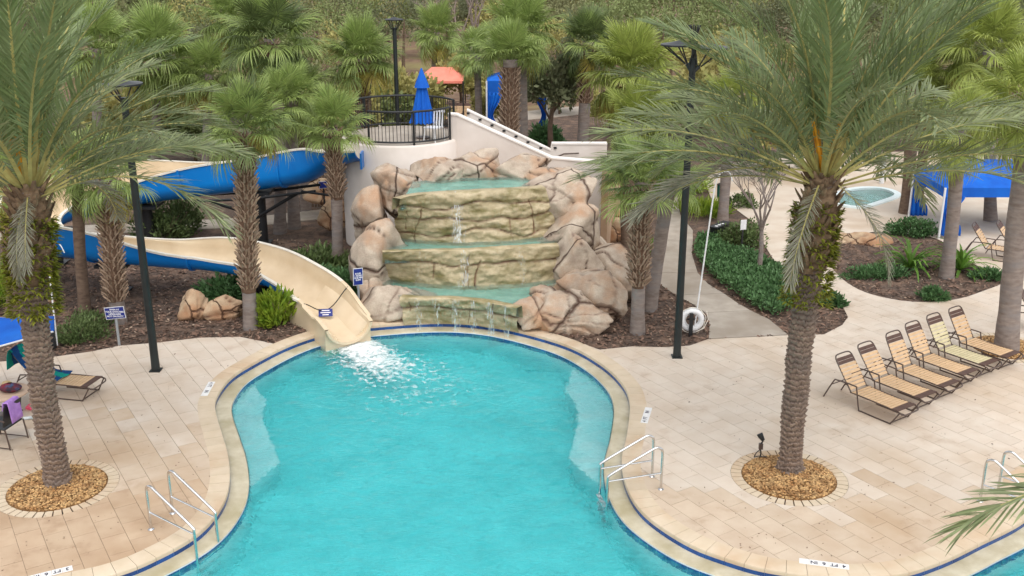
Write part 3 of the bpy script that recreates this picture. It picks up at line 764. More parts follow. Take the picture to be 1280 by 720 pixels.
def curve_px(L, z, n=12): return spline([G(x, y, z) for x, y in L], n)
def respace(c, n):
    L = [0]
    for i in range(1, len(c)): L.append(L[-1]+(c[i]-c[i-1]).length)
    out = []; j = 0
    for k in range(n):
        s = L[-1]*k/(n-1)
        while j < len(L)-2 and L[j+1] < s: j += 1
        out.append(c[j].lerp(c[j+1], (s-L[j])/max(1e-9, L[j+1]-L[j])))
    return out
def rock_wall(name, bot, top, zb, zt, seed, nu=220, nv=34, strata=(.35, .7), lip=.3, m='rockwet'):
    rg = random.Random(seed); A = respace(bot, nu); B = respace(top, nu); verts = []; crack = []
    off = Vector((rg.uniform(-40, 40), rg.uniform(-40, 40), 0)); H = zt-zb
    vc = [(rg.uniform(.05, .95), rg.uniform(-.5, .5), rg.uniform(0, .5), rg.uniform(.5, 1)) for _ in range(4)]
    rows = nv+6
    for i in range(nu):
        a, b = A[i], B[i]; t = (B[min(i+1, nu-1)]-B[max(i-1, 0)]).normalized(); n = Vector((t.y, -t.x, 0))
        if n.y > 0: n = -n
        for k in range(rows):
            if k <= nv:
                v = k/nv; p = Vector((lerp(a.x, b.x, v**1.3), lerp(a.y, b.y, v**1.3), lerp(zb, zt, v)))
                if v > .9: p.z = zb+H*(.9+.1*math.sin((v-.9)/.1*PI/2)); p -= n*(.1*((v-.9)/.1)**2*lip)
            else:
                f = (k-nv)/6; p = Vector((b.x, b.y, zt))-n*(lip*(.1+f)); p.z = zt-.015*f if f < .8 else zt-.35
            q = p+off; q2 = Vector((q.x, q.y, q.z*1.7)); w = noise.noise(q*1.5)
            d = noise.fractal(q2*1.4, 1.0, 2.0, 4)*.10+noise.fractal(q2*6, 1.0, 2.0, 3)*.03; c = 0
            if k <= nv:
                u = i/nu; v = k/nv
                for s in strata:
                    g = abs(v-(s+noise.noise(Vector((q.x*.9, s*9, 0)))*.13+noise.noise(Vector((q.x*3.1, s*5, 4)))*.03))*H
                    if g < .06: e = 1-g/.06; d -= .07*e*e; c = max(c, e*1.9-.6)
                    elif v > s+.03: d += .04
                for cu, sl, v0, v1 in vc:
                    if v0 < v < v1:
                        g = abs(u-cu-sl*.12*(v-.5)-w*.03)*5
                        if g < .05: e = 1-g/.05; d -= .05*e*e; c = max(c, e*1.7-.6)
                d *= min(1, .35+v*2)
                p = p+n*d
            else: p.z += d*.12
            verts.append(tuple(p)); crack.append(max(0, min(1, c*(.65+.9*noise.noise(q*2.3+Vector((0, 0, 9)))))))
    idx = np.arange(nu*rows).reshape(nu, rows)
    F = np.stack([idx[:-1, :-1], idx[1:, :-1], idx[1:, 1:], idx[:-1, 1:]], -1).reshape(-1, 4)
    me = np_mesh(name, np.array(verts)-np.array(wloc(fall)), F, True)
    at = me.attributes.new('crack', 'FLOAT', 'POINT'); at.data.foreach_set('value', np.array(crack, dtype=np.float32))
    return link(name, me, M[m], fall)
Z1, Z2, Z3 = .72, 1.62, 2.92
top1 = curve_px([(500, 371), (527, 373), (562, 373), (600, 376), (626, 380.5), (646, 385)], Z1)
bot1 = [Vector((p.x, p.y, 0))+Vector((0, -.03, 0)) for p in curve_px([(505, 404), (533, 402), (587, 404), (630, 410), (648, 413.5)], 0)]
top2 = curve_px([(478, 315), (505, 314), (545, 313), (590, 312), (640, 309), (672, 307), (698, 306)], Z2)
bot2 = curve_px([(478, 347), (505, 352), (545, 357), (590, 359), (640, 357), (680, 353), (703, 348)], Z1-.12)
top3 = curve_px([(498, 248), (520, 243), (560, 240), (600, 238), (640, 236), (680, 233)], Z3)
bot3 = curve_px([(488, 296), (515, 300), (560, 304), (600, 304), (650, 301), (698, 294)], Z2-.12)
rock_wall('cascade_ledge', bot1, top1, -.04, Z1, 5, nv=22, strata=(.62,))
rock_wall('cascade_ledge', bot2, top2, Z1-.4, Z2, 6, strata=(.70,))
rock_wall('cascade_ledge', bot3, top3, Z2-.4, Z3, 9, nv=46, strata=(.30, .55, .80))
def basin(front, back, z, name='basin_water'):
    poly = [Vector((p.x, p.y)) for p in front]+[Vector((p.x, p.y)) for p in back[::-1]]
    mb = MB(); n = len(poly); mb.v.extend((p.x, p.y, z) for p in poly); mb.v.extend((p.x, p.y, z-.3) for p in poly); mb.face(*range(n)); mb.face(*range(2*n-1, n-1, -1))
    for i in range(n): j = (i+1) % n; mb.face(i, n+i, n+j, j)
    part(name, mb, M['basinwater'], fall)
    mb = MB(); mb.v.extend((p.x, p.y, z-.26) for p in poly); mb.face(*range(n)); part('basin_floor', mb, M['basinfloor'], fall)
M['basinfloor'] = mat('teal_basin_plaster', srgb(150, 196, 178), srgb(122, 172, 156), 3, .7)
def shift(c, dy, ext=0):
    c = [p+Vector((0, dy, 0)) for p in c]
    if ext: c[0] = c[0]-Vector((ext, 0, 0)); c[-1] = c[-1]+Vector((ext, 0, 0))
    return c
basin(shift(top1, .22, .0), shift(bot2, .35, .45), Z1-.09)
basin(shift(top2, .22, -.15), shift(bot3, .35, .1), Z2-.09)
basin(shift(top3, .22, -.1), [G(515, 226, Z3)+Vector((0, .3, 0)), G(560, 224, Z3)+Vector((0, .5, 0)), G(640, 222, Z3)+Vector((0, .5, 0)), G(690, 222, Z3)+Vector((0, .3, 0))], Z3-.09)
# solid core so that nothing shows through between the boulders
mb = MB(); mb.box((-.35, 31.9, 1.0), (4.4, 1.6, 3.0)); mb.box((-.4, 30.4, .75), (4.2, 1.6, 2.4)); mb.box((-.3, 29.2, .35), (5.0, 1.5, 1.6)); part('rock_core', mb, M['rockloose'], fall)
def trickle(top, bot, u0, w, zt, zb, seed, out=.16, dens=.3):
    A, B = respace(top, 101), respace(bot, 101); rows = []; foam = []; n = 14; mcount = 9
    for k in range(n+1):
        v = k/n; row = []
        for j in range(mcount):
            u = u0+w*(j/(mcount-1)-.5); i = min(100, max(0, int(u*100)))
            a, b = A[i], B[i]; p = a.lerp(b, v); p = Vector((p.x, p.y-out*min(1, .35+v*1.2), lerp(zt+.02, zb, v)))
            row.append(tuple(p)); foam.append(dens*math.sin(PI*(j+.5)/mcount)+.04*v)
        rows.append(row)
    mb = MB(); mb.strip(rows); o = part('water_trickle', mb, M['trickle'], fall, True)
    at = o.data.attributes.new('foam', 'FLOAT', 'POINT'); at.data.foreach_set('value', foam)
trickle(top3, bot3, .42, .12, Z3, Z2-.05, 1, .20, .36); trickle(top3, bot3, .66, .07, Z3, Z2-.05, 3, .2, .18)
trickle(top2, bot2, .47, .10, Z2, Z1-.05, 4, .18, .30); trickle(top2, bot2, .78, .06, Z2, Z1-.05, 6, .18, .26); trickle(top2, bot2, .22, .08, Z2, Z1-.05, 7, .18, .25)
for k, (u, w, d) in enumerate([(.15, .10, .30), (.30, .09, .28), (.45, .12, .34), (.60, .1, .32), (.75, .12, .36), (.90, .1, .32)]): trickle(top1, bot1, u, w, Z1, -.16, 10+k, .22, d)

# loose boulders
def rockthing(x, y, hx, hy, Y, seed, label, grp, depth=.8, m='rockloose', rot=0.0, nc=2):
    c = P(x, y, Y); sc = (Y*.948+(9.5-c.z)*.317)/FPX
    o = boulder('boulder', (0, 0, 0), (hx*sc*1.12, hx*sc*depth, hy*sc*1.1), seed, M[m], None, rot, nc, lo=True)
    o.location = (c.x, c.y, c.z); return tag(o, label, 'boulder', grp)
rockthing(242, 386, 17, 19, 25.9, 41, 'smaller upright tan boulder on the mulch below the slide', 'loose boulders in the beds', .9)
rockthing(280, 387, 25, 15, 26.0, 42, 'long low tan boulder on the mulch beside the booted palm', 'loose boulders in the beds', .6)
rockthing(414, 271, 18, 20, 34.2, 43, 'square tan boulder against the shaded left side of the tower', 'loose boulders in the beds', .8)
rockthing(404, 238, 24, 13, 36.6, 44, 'pale boulder behind the small blue sign at the back walk', 'loose boulders in the beds')
rockthing(768, 270, 14, 13, 34.0, 45, 'upper boulder of the pair right of the tower side wall', 'loose boulders in the beds')
rockthing(770, 291, 15, 16, 33.4, 46, 'lower boulder of the pair right of the tower side wall', 'loose boulders in the beds')
rockthing(1070, 306, 34, 17, 33.4, 47, 'wide flat tan boulder at the back edge of the island bed', 'loose boulders in the beds', .7, nc=3)
rockthing(70, 376, 8, 5, 27.2, 48, 'small grey stone on the mulch beside the white pole', 'loose boulders in the beds')

# ------------------------------------------------------------------ water slide
slide = thing('water_slide', (-9, 30, 0), 'blue and cream curving water slide running from the tower into the pool', 'water slide')
CP = [  # x, y, z of the trough bottom, half width, left rim height, right rim height, outer colour blue
    (-4.72, 32.35, 2.98, .60, .34, .30), (-5.6, 32.55, 2.72, .60, .55, .42), (-6.5, 32.8, 2.20, .62, 1.12, .80), (-8.2, 33.05, 1.88, .62, 1.10, .78), (-10.1, 33.1, 1.66, .62, 1.04, .88),
    (-12.0, 32.95, 1.44, .64, .82, 1.2), (-13.6, 32.1, 1.26, .66, .66, 1.35), (-14.3, 30.4, 1.14, .66, .52, 1.35), (-13.6, 28.85, 1.06, .66, .46, 1.08), (-11.7, 28.2, .97, .64, .46, .98),
    (-9.7, 27.95, .86, .62, .50, .56), (-8.2, 27.85, .76, .57, .70, .42), (-6.9, 27.35, .66, .57, .70, .46), (-5.85, 26.5, .47, .57, .72, .48), (-5.0, 25.65, .25, .58, .70, .46), (-4.4, 24.8, .05, .56, .54, .46), (-4.05, 24.25, -.04, .56, .42, .42)]
def spl(vals, n):
    out = []; m = len(vals)
    for i in range(m-1):
        a, b, c, d = (np.array(vals[max(i-1, 0)]), np.array(vals[i]), np.array(vals[i+1]), np.array(vals[min(i+2, m-1)]))
        for k in range(n):
            t = k/n; out.append(.5*((2*b)+(c-a)*t+(2*a-5*b+4*c-d)*t*t+(3*b-a-3*c+d)*t**3))
    out.append(np.array(vals[-1])); return out
FS = spl(CP, 8)
def flume_profile(i, th):
    x, y, z, w, hl, hr = FS[i]; a = FS[max(i-1, 0)]; b = FS[min(i+1, len(FS)-1)]
    t = Vector((b[0]-a[0], b[1]-a[1], 0)).normalized(); s = Vector((t.y, -t.x, 0)); hb = .46; pts = []
    def side(h, sg):
        am = math.acos(max(-1, 1-h/hb)) if h < hb else PI/2; L = []
        for k in range(11):
            q = am*k/10; L.append((sg*(w+th)*math.sin(q), (hb+th)*(1-math.cos(q))-th))
        if h > hb:
            for k in range(1, 4): L.append((sg*(w+th+.05*k/3), hb+(h-hb)*k/3))
        else: L = L+[L[-1]]*3
        L[-1] = (L[-1][0], h); return L
    l, r = side(hl, -1), side(hr, 1)
    return [Vector((x, y, z))+s*u+Vector((0, 0, v)) for u, v in l[::-1]+r[1:]]
cuts = [0, 8, 20, 34, 48, 60, 72, 84, 98, 112, 128]
for a, b in zip(cuts[:-1], cuts[1:]):
    last = a >= 104
    mb = MB(); mb.strip([flume_profile(i, .06) for i in range(a, b+1)])
    sec = part('flume_section', mb, M['cream'] if last else M['flumeblue'], slide, True)
    mb = MB(); mb.strip([flume_profile(i, 0) for i in range(a, b+1)]); part('flume_lining', mb, M['cream'], sec, True)
    for e in (0, -1):
        mb = MB(); rows = []
        for i in range(a, b+1):
            pi, po = flume_profile(i, 0)[e], flume_profile(i, .06)[e]; d = (po-pi); d.z = 0; d = d.normalized() if d.length > 1e-6 else Vector((0, 0, 0))
            rows.append([tuple(pi-d*.012), tuple(pi-d*.012+Vector((0, 0, .025))), tuple(po+d*.03+Vector((0, 0, .025))), tuple(po+d*.03-Vector((0, 0, .03)))])
        mb.strip(rows); part('flume_rim', mb, M['cream'] if last else M['rimwhite'], sec)
    if 0 < a < 104:
        mb = MB(); pr = flume_profile(a, .06); pq = flume_profile(a, .105); t = Vector(FS[a+1][:3])-Vector(FS[a-1][:3]); t.normalize(); w = t*.035
        mb.strip([[tuple(p-w), tuple(q-w), tuple(q+w), tuple(p+w)] for p, q in zip(pr, pq)]); part('flume_flange', mb, M['flumeblue'], sec)
# end lip and mouth
for i in (0, len(FS)-1):
    A, B = flume_profile(i, 0), flume_profile(i, .06); mb = MB()
    mb.strip([[tuple(p), tuple(q)] for p, q in zip(A, B)]); part('flume_end', mb, M['flumeblue'] if i == 0 else M['cream'], slide)
mb = MB()
for x, y, z, w, z0 in ((-4.78, 32.35, 2.7, .56, 2.25),): mb.box((x+.12, y-.05, 3.02), (.06, 1.3, .5))
part('mouth_plate', mb, M['flumeblue'], slide)
# pedestal under the outlet
o_i = 118; mb = MB(); rows = []
for i in range(108, 128, 2):
    x, y, z, w, hl, hr = FS[i]; a = FS[i-1]; b = FS[min(i+1, len(FS)-1)]; t = Vector((b[0]-a[0], b[1]-a[1], 0)).normalized(); s = Vector((t.y, -t.x, 0))*(w+.05); c = Vector((x, y, 0))
    rows.append([tuple(c-s+Vector((0, 0, -.5))), tuple(c-s+Vector((0, 0, z+.42))), tuple(c-s*.2+Vector((0, 0, z-.06))), tuple(c+s*.2+Vector((0, 0, z-.06))), tuple(c+s+Vector((0, 0, z+.38))), tuple(c+s+Vector((0, 0, -.5)))])
mb.strip(rows); b_ = len(mb.v)-6; mb.face(*[b_+k for k in range(6)]); part('outlet_base', mb, M['cream'], slide)
def column(x, y, zt, r=.17):
    mb = MB(); mb.tube([(x, y, -.05), (x, y, zt)], r, 14); mb.box((x, y, .02), (.6, .6, .05)); mb.box((x, y, zt+.03), (.9, .9, .08)); part('support_column', mb, M['black'], slide, True, sharp=30)
column(-8.25, 33.1, 1.72, .2); column(-14.1, 30.8, 1.0, .2); column(-11.2, 28.1, .82, .16); column(-11.9, 32.9, 1.3, .18); column(-7.0, 27.4, .54, .14)
mb = MB()
for y in (32.62, 33.55): mb.tube([(-10.2, y, 1.52), (-8.25, y, 1.62), (-6.3, y, 1.86)], .05, 6)
mb.tube([(-8.25, 32.95, .95), (-6.9, 32.65, 1.78)], .06, 6); mb.tube([(-8.25, 32.95, .95), (-9.7, 32.65, 1.50)], .06, 6); mb.tube([(-6.75, 32.6, 1.86), (-5.6, 32.5, 1.72)], .045, 6)
part('support_beam', mb, M['black'], slide)
pl_, pr_ = flume_profile(114, .03)[0], flume_profile(114, .03)[-1]
mb = MB(); mb.tube([pl_.lerp(pr_, k/14)+Vector((0, 0, .03-.40*math.sin(PI*k/14)**1.3)) for k in range(15)], .014, 5)
rope = part('rope', mb, M['black'], slide)
c = pl_.lerp(pr_, .56)+Vector((.04, -.06, -.40)); mb = MB(); mb.box(c, (.36, .02, .2), Euler((-.5, 0, .12)).to_matrix()); rs = part('hanging_sign', mb, M['signblue'], rope)
mb = MB()
for k, w in enumerate((.2, .26, .16)): mb.box(c+Euler((-.5, 0, .12)).to_matrix() @ Vector((0, -.0115, .055-.055*k)), (w, .004, .022), Euler((-.5, 0, .12)).to_matrix())
ms = part('sign_lettering', mb, M['lettering'], slide)

# splash where the slide meets the water
def foam_sheet(name, c, dirv, L, Wd, H, seed, dens, m='foam'):
    d = Vector(dirv).normalized(); s = Vector((d.y, -d.x, 0)); nu, nv = 70, 44; rows = []; foam = []
    for i in range(nu):
        u = i/(nu-1); row = []
        for j in range(nv):
            v = j/(nv-1)*2-1; w = Wd*(.30+.7*math.sqrt(u)); p = Vector(c)+d*(L*u)+s*(w*v)
            f = (1-abs(v)**2)*(1-u)**.7; e = min(1, 6*(1-u))*min(1, 6*(1-abs(v)))
            h = (noise.fractal(p*3.0+Vector((seed, 0, 0)), 1, 2, 4)*.8+.75)*f
            p.z = WATER_Z+.006+max(0, H*h*e); row.append(tuple(p)); foam.append(dens*f-.10*(1-e)-.05)
        rows.append(row)
    mb = MB(); mb.strip(rows); o = part(name, mb, M[m], None, True); o['kind'] = 'stuff'
    at = o.data.attributes.new('foam', 'FLOAT', 'POINT'); at.data.foreach_set('value', foam); return o
fc = G(436, 424, -.2)
foam_sheet('splash_foam', (fc.x-.02, fc.y+.1, 0), (.55, -1, 0), 3.7, 1.15, .08, 3, .63)
foam_sheet('drifting_foam', (fc.x-.1, fc.y-.2, 0), (.75, -1, 0), 5.4, 2.1, .015, 8, .27)
# ------------------------------------------------------------------ palms
def fan_mesh(name, seed, pet=.85, Rr=.85, nseg=34, droop=.35, spread=150, fold=.30):
    rg = random.Random(seed); v, f = [], []
    # petiole: flat three-sided stalk
    st = []
    for k in range(4):
        s = k/3; x = pet*s; z = -.06*s*s; w = .022*(1-.5*s)
        b = len(v); v += [(x, -w, z), (x, w, z), (x, 0, z-.02)]
        if k: f += [(b-3, b-2, b+1, b), (b-2, b-1, b+2, b+1), (b-1, b-3, b, b+2)]
    npet = len(f)
    for i in range(nseg):
        a = R(-spread+2*spread*i/(nseg-1)+rg.uniform(-3, 3)); ca = math.cos(a)
        cost = .32*Rr*max(0, ca)**2       # costa carries the middle segments further out
        L = Rr*(.62+.22*max(0, ca)+rg.uniform(-.06, .08)); sp = a*.92
        w = .015*rg.uniform(.8, 1.2); d = Vector((math.cos(sp), math.sin(sp), 0)); sd_ = Vector((-d.y, d.x, 0))
        p0 = Vector((pet+cost*.6, math.sin(a)*.03, -.06-.25*(cost/Rr)**2)); up = fold*abs(math.sin(a))
        dd = droop*rg.uniform(.6, 1.5); b = len(v); rows = ((0, .25), (.35, .9), (.68, 1.0), (.88, .55))
        for t, ww in rows:
            q = p0+d*(L*t*(1-.10*dd*t*t))+Vector((0, 0, up*L*t*(1-t*.6)-dd*L*(t**2.6)))
            lift = w*.55*(1 if i % 2 else -1)
            v += [tuple(q-sd_*w*ww), tuple(q+sd_*w*ww+Vector((0, 0, lift*.5)))]
        q = p0+d*(L*(1-.12*dd))+Vector((0, 0, up*L*.4-dd*L*1.05)); v.append(tuple(q))
        for k in range(3): f.append((b+2*k, b+2*k+1, b+2*k+3, b+2*k+2))
        f.append((b+6, b+7, b+8))
    me = bpy.data.meshes.new(name); me.from_pydata(v, [], f); me.update(); return me
FAN = {}
for mk in ('fan', 'fandark', 'fanyellow', 'fanbright'):
    FAN[mk] = []
    for k, dr in enumerate((.12, .32, .55, .85)):
        me = fan_mesh('sabal_frond', 20+k, droop=dr, nseg=54); me.materials.append(M[mk]); FAN[mk].append(me)
def trunk_path(base, top, n=14, bend=.12, seed=0):
    rg = random.Random(seed); a, b = Vector(base), Vector(top); o = Vector((rg.uniform(-1, 1), rg.uniform(-1, 1), 0))*bend
    return [a.lerp(b, k/n)+o*math.sin(PI*k/n) for k in range(n+1)]
def rough_tube(path, rf, n=18, amp=.02, freq=3.0, seed=0, rings=0.0):
    """tube whose radius wobbles; rings adds the stepped leaf scars"""
    L = [0]
    for i in range(1, len(path)): L.append(L[-1]+(path[i]-path[i-1]).length)
    m = max(len(path), int(L[-1]/.05)); P2 = respace(path, m+1); rows = []
    for i, p in enumerate(P2):
        t = (P2[min(i+1, m)]-P2[max(i-1, 0)]).normalized(); A = Vector((1, 0, 0)); A = (A-t*A.dot(t)).normalized(); B = t.cross(A); row = []
        for k in range(n+1):
            a = 2*PI*(k % n)/n; q = Vector((math.cos(a), math.sin(a), i*.05*freq/3+seed*7))
            rr = rf(i/m)*(1+amp*4*noise.noise(q*freq*.5))+rings*((i*.05/.16) % 1.0-.5)
            row.append(tuple(p+A*(rr*math.cos(a))+B*(rr*math.sin(a))))
        rows.append(row)
    mb = MB(); mb.strip(rows); return mb
_bv = []
def boot_mesh():
    mb = MB()
    for s in (-1, 1):
        mb.strip([[(0, s*.005, 0), (.035, s*.02, 0), (0, s*.06, 0)], [(.05, s*.045, .12), (.085, s*.062, .11), (.05, s*.085, .12)], [(.12, s*.10, .20), (.14, s*.11, .185), (.12, s*.13, .20)]])
    return mb
BOOT = boot_mesh()
def add_boots(mb, path, r, t0, t1, seed):
    rg = random.Random(seed); L = sum((path[i+1]-path[i]).length for i in range(len(path)-1)); P2 = respace(path, 101)
    nl = int(L*(t1-t0)/.115); k = 0
    for i in range(nl):
        t = t0+(t1-t0)*i/nl; c = P2[int(t*100)]
        for j in range(7):
            a = 2*PI*(j+.5*(i % 2))/7+rg.uniform(-.08, .08); s = rg.uniform(.8, 1.2)
            E = Matrix.Rotation(a, 3, 'Z'); tl = Matrix.Rotation(rg.uniform(-.15, .15), 3, 'Y')
            vs = [c+E @ (Vector((r-.01, 0, 0))+tl @ (Vector(v)*s)) for v in BOOT.v]; mb.add(vs, BOOT.f)
def sabal(base, crown, label, rad=1.25, r=.17, boots=None, mk='fan', n=38, seed=0, grp='cabbage palms', yel=4, dark=0, bark='trunkgrey', low=-55, spike=False):
    rg = random.Random(seed); base = Vector(base); crown = Vector(crown)
    t = thing('sabal_palm', tuple(base), label, 'palm tree', grp)
    path = trunk_path((0, 0, -.1), tuple(crown-base), seed=seed, bend=.06)
    mb = rough_tube(path, lambda s: r*(1.22-.22*min(1, s*6))*(1.0 if not boots or s < boots[0] else .95), seed=seed, amp=.02)
    part('trunk', mb, M[bark], t, True, world=False)
    if boots:
        P2 = respace(path, 41); i0, i1 = int(boots[0]*40), int(boots[1]*40)
        mb = rough_tube(P2[i0:i1+1], lambda s: r*1.06+.015*math.sin(PI*s), seed=seed+1, amp=.05); part('fibre_sleeve', mb, M['bootdark'], t, True, world=False)
        mb = MB(); add_boots(mb, path, r*1.05, boots[0], boots[1], seed); o = part('leaf_bases', mb, M['boot'], t, world=False); o['kind'] = 'stuff'
    ga = PI*(3-math.sqrt(5)); c0 = crown-base
    for i in range(n):
        u = (i+.5)/n; el = lerp(82, low, u**1.05)+rg.uniform(-8, 8); az = i*ga+rg.uniform(-.25, .25)
        q = 0 if el > 45 else 1 if el > 10 else 2 if el > -25 else 3
        if spike: q = min(q, 1)
        key = mk if rg.random() > dark/20 else 'fandark'
        if u > .86 and rg.randint(0, 9) < yel: key = 'fanyellow'
        s = rad/1.62*rg.uniform(.88, 1.12)
        child('frond', FAN[key][q], t, tuple(c0+Vector((0, 0, rg.uniform(-.18, .12)))), (rg.uniform(-.35, .35), -R(el), az), (s, s, s))
    return t
def zc(px, py, Y): return P(px, py, Y)
def sab(bx, by, cx, cy, label, Y=None, cw=None, **k):
    """base pixel on the ground (or depth Y), crown centre pixel"""
    if Y is None: b = G(bx, by); Y = b.y
    else: b = Vector((P(bx, 300, Y).x, Y, 0))
    Yc = Y if cw is None else cw
    return sabal(b, P(cx, cy, Yc), label, **k)
sab(313, 409, 307, 158, 'booted cabbage palm with yellowing skirt standing beside the two loose boulders', rad=1.22, r=.17, boots=(.22, .99), n=44, seed=1, yel=8, low=-42, mk='fan', dark=5)
sab(421, 331, 415, 160, 'booted cabbage palm in front of the slide entry at the tower', rad=1.22, r=.17, boots=(.52, .99), n=34, seed=2, low=-30)
sab(148, 402, 134, 222, 'booted cabbage palm directly behind the blue lifeguard notice', rad=1.15, r=.19, boots=(.18, .99), n=36, seed=3)
sab(106, 388, 97, 212, 'slim brown cabbage palm between the slide turn and the green shrubs', rad=1.1, r=.15, n=30, seed=4, bark='trunkbrown')
sab(338, 250, 337, 48, 'tall cabbage palm behind the slide with a round crown above its neighbour', Y=37, rad=1.95, r=.22, boots=(.55, .99), n=46, seed=5, dark=8)
sab(458, 180, 452, 72, 'cabbage palm beside the tall black lamp post', Y=40, rad=1.65, n=50, seed=6, boots=(.4, .99), low=-40)
sab(637, 180, 638, 74, 'thick booted cabbage palm in front of the blue cabana', Y=38.5, rad=1.55, r=.27, boots=(.3, .95), n=36, seed=7, low=2)
sab(656, 170, 652, 38, 'tall cabbage palm rising behind the thick booted palm', Y=42, rad=1.75, r=.2, n=50, seed=8)
sab(725, 180, 735, 52, 'cabbage palm with dark head over the red mulch by the stair', Y=47, rad=1.7, r=.26, boots=(.5, .99), n=40, seed=9, dark=14)
sab(790, 240, 790, 92, 'broad yellow green cabbage palm between stair and right lamp post', Y=40, rad=2.05, r=.2, n=56, seed=10, mk='fanbright')
sab(775, 240, 800, 150, 'shorter yellow green cabbage palm low behind the spiky palm', Y=36.5, rad=1.6, r=.2, n=40, seed=40, mk='fanbright')
sab(797, 415, 802, 226, 'spiky young cabbage palm with shaggy boots in front of the concrete walk', rad=1.22, r=.17, boots=(.34, .98), n=34, seed=11, low=-25, spike=True, mk='fan', dark=8)
sab(812, 386, 838, 222, 'grey trunked cabbage palm just behind the spiky young palm', rad=1.1, r=.18, n=28, seed=12, low=-30)
sab(784, 322, 782, 215, 'dark trunked cabbage palm beside the tan tower wall', rad=1.1, r=.16, n=26, seed=13, low=-20, bark='trunkbrown', dark=10)
sab(545, 150, 546, 40, 'distant drooping grey green cabbage palm left of the bare tree', Y=62, rad=1.9, n=40, seed=14)
sab(200, 180, 196, 72, 'light green cabbage palm behind the slide turn', Y=42, rad=2.1, n=54, seed=15, mk='fan')
sab(262, 180, 262, 92, 'low cabbage palm between light green palm and round crowned palm', Y=41, rad=1.5, n=40, seed=16)
sab(385, 180, 372, 118, 'low cabbage palm with hanging fans above the slide', Y=37.5, rad=1.4, n=40, seed=17, boots=(.4, .98))
sab(302, 180, 290, 20, 'cabbage palm cut by the top edge left of the round crowned palm', Y=44, rad=1.6, n=40, seed=41)
sab(130, 200, 120, 60, 'cabbage palm hidden behind the big left date palm', Y=38, rad=1.7, n=40, seed=18)
sab(600, 150, 596, 66, 'small cabbage palm left of the tall pair by the cabana', Y=52, rad=1.5, n=36, seed=19)
sab(1183, 346, 1200, 160, 'leaning smooth grey palm in the island bed', rad=1.3, r=.19, n=34, seed=20, mk='fanbright')
sab(1258, 437, 1292, 128, 'thick smooth grey palm in the gravel ring by the lounge row', rad=1.6, r=.25, n=36, seed=21, mk='fanbright')
sab(1132, 266, 1140, 110, 'brown palm trunk by the spa pool', rad=1.5, r=.22, n=36, seed=22, mk='fanbright', bark='trunkbrown')
sab(1146, 262, 1165, 80, 'second brown palm trunk by the spa pool', rad=1.5, r=.18, n=36, seed=23, mk='fanbright', bark='trunkbrown')
sab(1235, 280, 1236, 62, 'bright yellow green cabbage palm behind the big right date palm', Y=36, rad=1.9, r=.2, n=46, seed=24, mk='fanbright')
sab(903, 283, 916, 120, 'slim cabbage palm at the black cabinet by the walk', rad=1.3, r=.18, n=34, seed=25, mk='fanbright')
sab(18, 392, 14, 240, 'palm trunk behind the left date palm near the blue canopy', rad=1.1, r=.2, n=26, seed=26, bark='trunkbrown')
for k, (x, y) in enumerate([(350, 290), (368, 284)]):
    sab(x, y, x-2, 128-10*k, 'grey palm trunk behind the slide arm, nearer the black column' if k == 0 else 'grey palm trunk behind the slide arm, nearer the tower', rad=1.2, r=.2, n=30, seed=27+k)

# date palms: feather fronds
def frond_mesh(name, seed, L=3.9, bend=60, pairs=78, leaf=.54, wid=.015, stiff=1.0, both=False):
    rg = random.Random(seed); v, f, mi = [], [], []; n = 26; pts = []; tan = []; a = 0.0; p = Vector((0, 0, 0))
    for k in range(n+1):
        s = k/n; ang = -R(bend)*(s**1.5); t = Vector((math.cos(ang), .10*math.sin(3*s+seed)*s, math.sin(ang))).normalized(); pts.append(p.copy()); tan.append(t); p = p+t*(L/n)
    def at(s):
        x = s*n; i = min(n-1, int(x)); return pts[i].lerp(pts[i+1], x-i), tan[i].lerp(tan[i+1], x-i).normalized()
    for k in range(n+1):
        s = k/n; t = tan[k]; Y = Vector((0, 1, 0)); Z = t.cross(Y).normalized()*-1; w = .034*(1-s)**.8+.005; b = len(v)
        v += [tuple(pts[k]+Y*w), tuple(pts[k]-Y*w), tuple(pts[k]-Z*w*.8)]
        if k:
            for q in ((b-3, b-2, b+1, b), (b-2, b-1, b+2, b+1), (b-1, b-3, b, b+2)): f.append(q); mi.append(1)
    tw = rg.uniform(-.5, .5)
    for k in range(pairs):
        s = .16+.84*(k+.5)/pairs
        for sg in (-1, 1):
            pp, t = at(min(.995, s+rg.uniform(-.006, .006))); Y = Vector((0, sg, 0)); Z = Vector((-t.z, 0, t.x)); Z.normalize()
            ln = leaf*(.45+.75*math.sin(PI*min(1, max(0, (s-.10)/.98)))**.7)*rg.uniform(.85, 1.12)
            if s < .24: ln *= .55
            fa = R(lerp(58, 24, s)+rg.uniform(-7, 7)); va = R(rg.choice((10, 28, 46))+rg.uniform(-8, 8)+6*tw)
            d = t*math.cos(fa)+(Y*math.cos(va)+Z*math.sin(va))*math.sin(fa); d.normalize()
            sd_ = d.cross(Z).normalized(); sd_ = (sd_+Z*rg.uniform(-.5, .5)).normalized(); dr = rg.uniform(.03, .16)/stiff; w = wid*rg.uniform(.8, 1.2); b = len(v)
            for u, ww in ((0, .6), (.4, 1.0), (.78, .75)):
                q = pp+d*(ln*u)+Vector((0, 0, -dr*ln*u*u*1.6)); v += [tuple(q-sd_*w*ww), tuple(q+sd_*w*ww)]
            q = pp+d*ln*.985+Vector((0, 0, -dr*ln*1.7)); v.append(tuple(q))
            f += [(b, b+1, b+3, b+2), (b+2, b+3, b+5, b+4), (b+4, b+5, b+6)]; mi += [0, 0, 0]
    me = bpy.data.meshes.new(name); me.from_pydata(v, [], f); me.polygons.foreach_set('material_index', mi); me.update(); return me
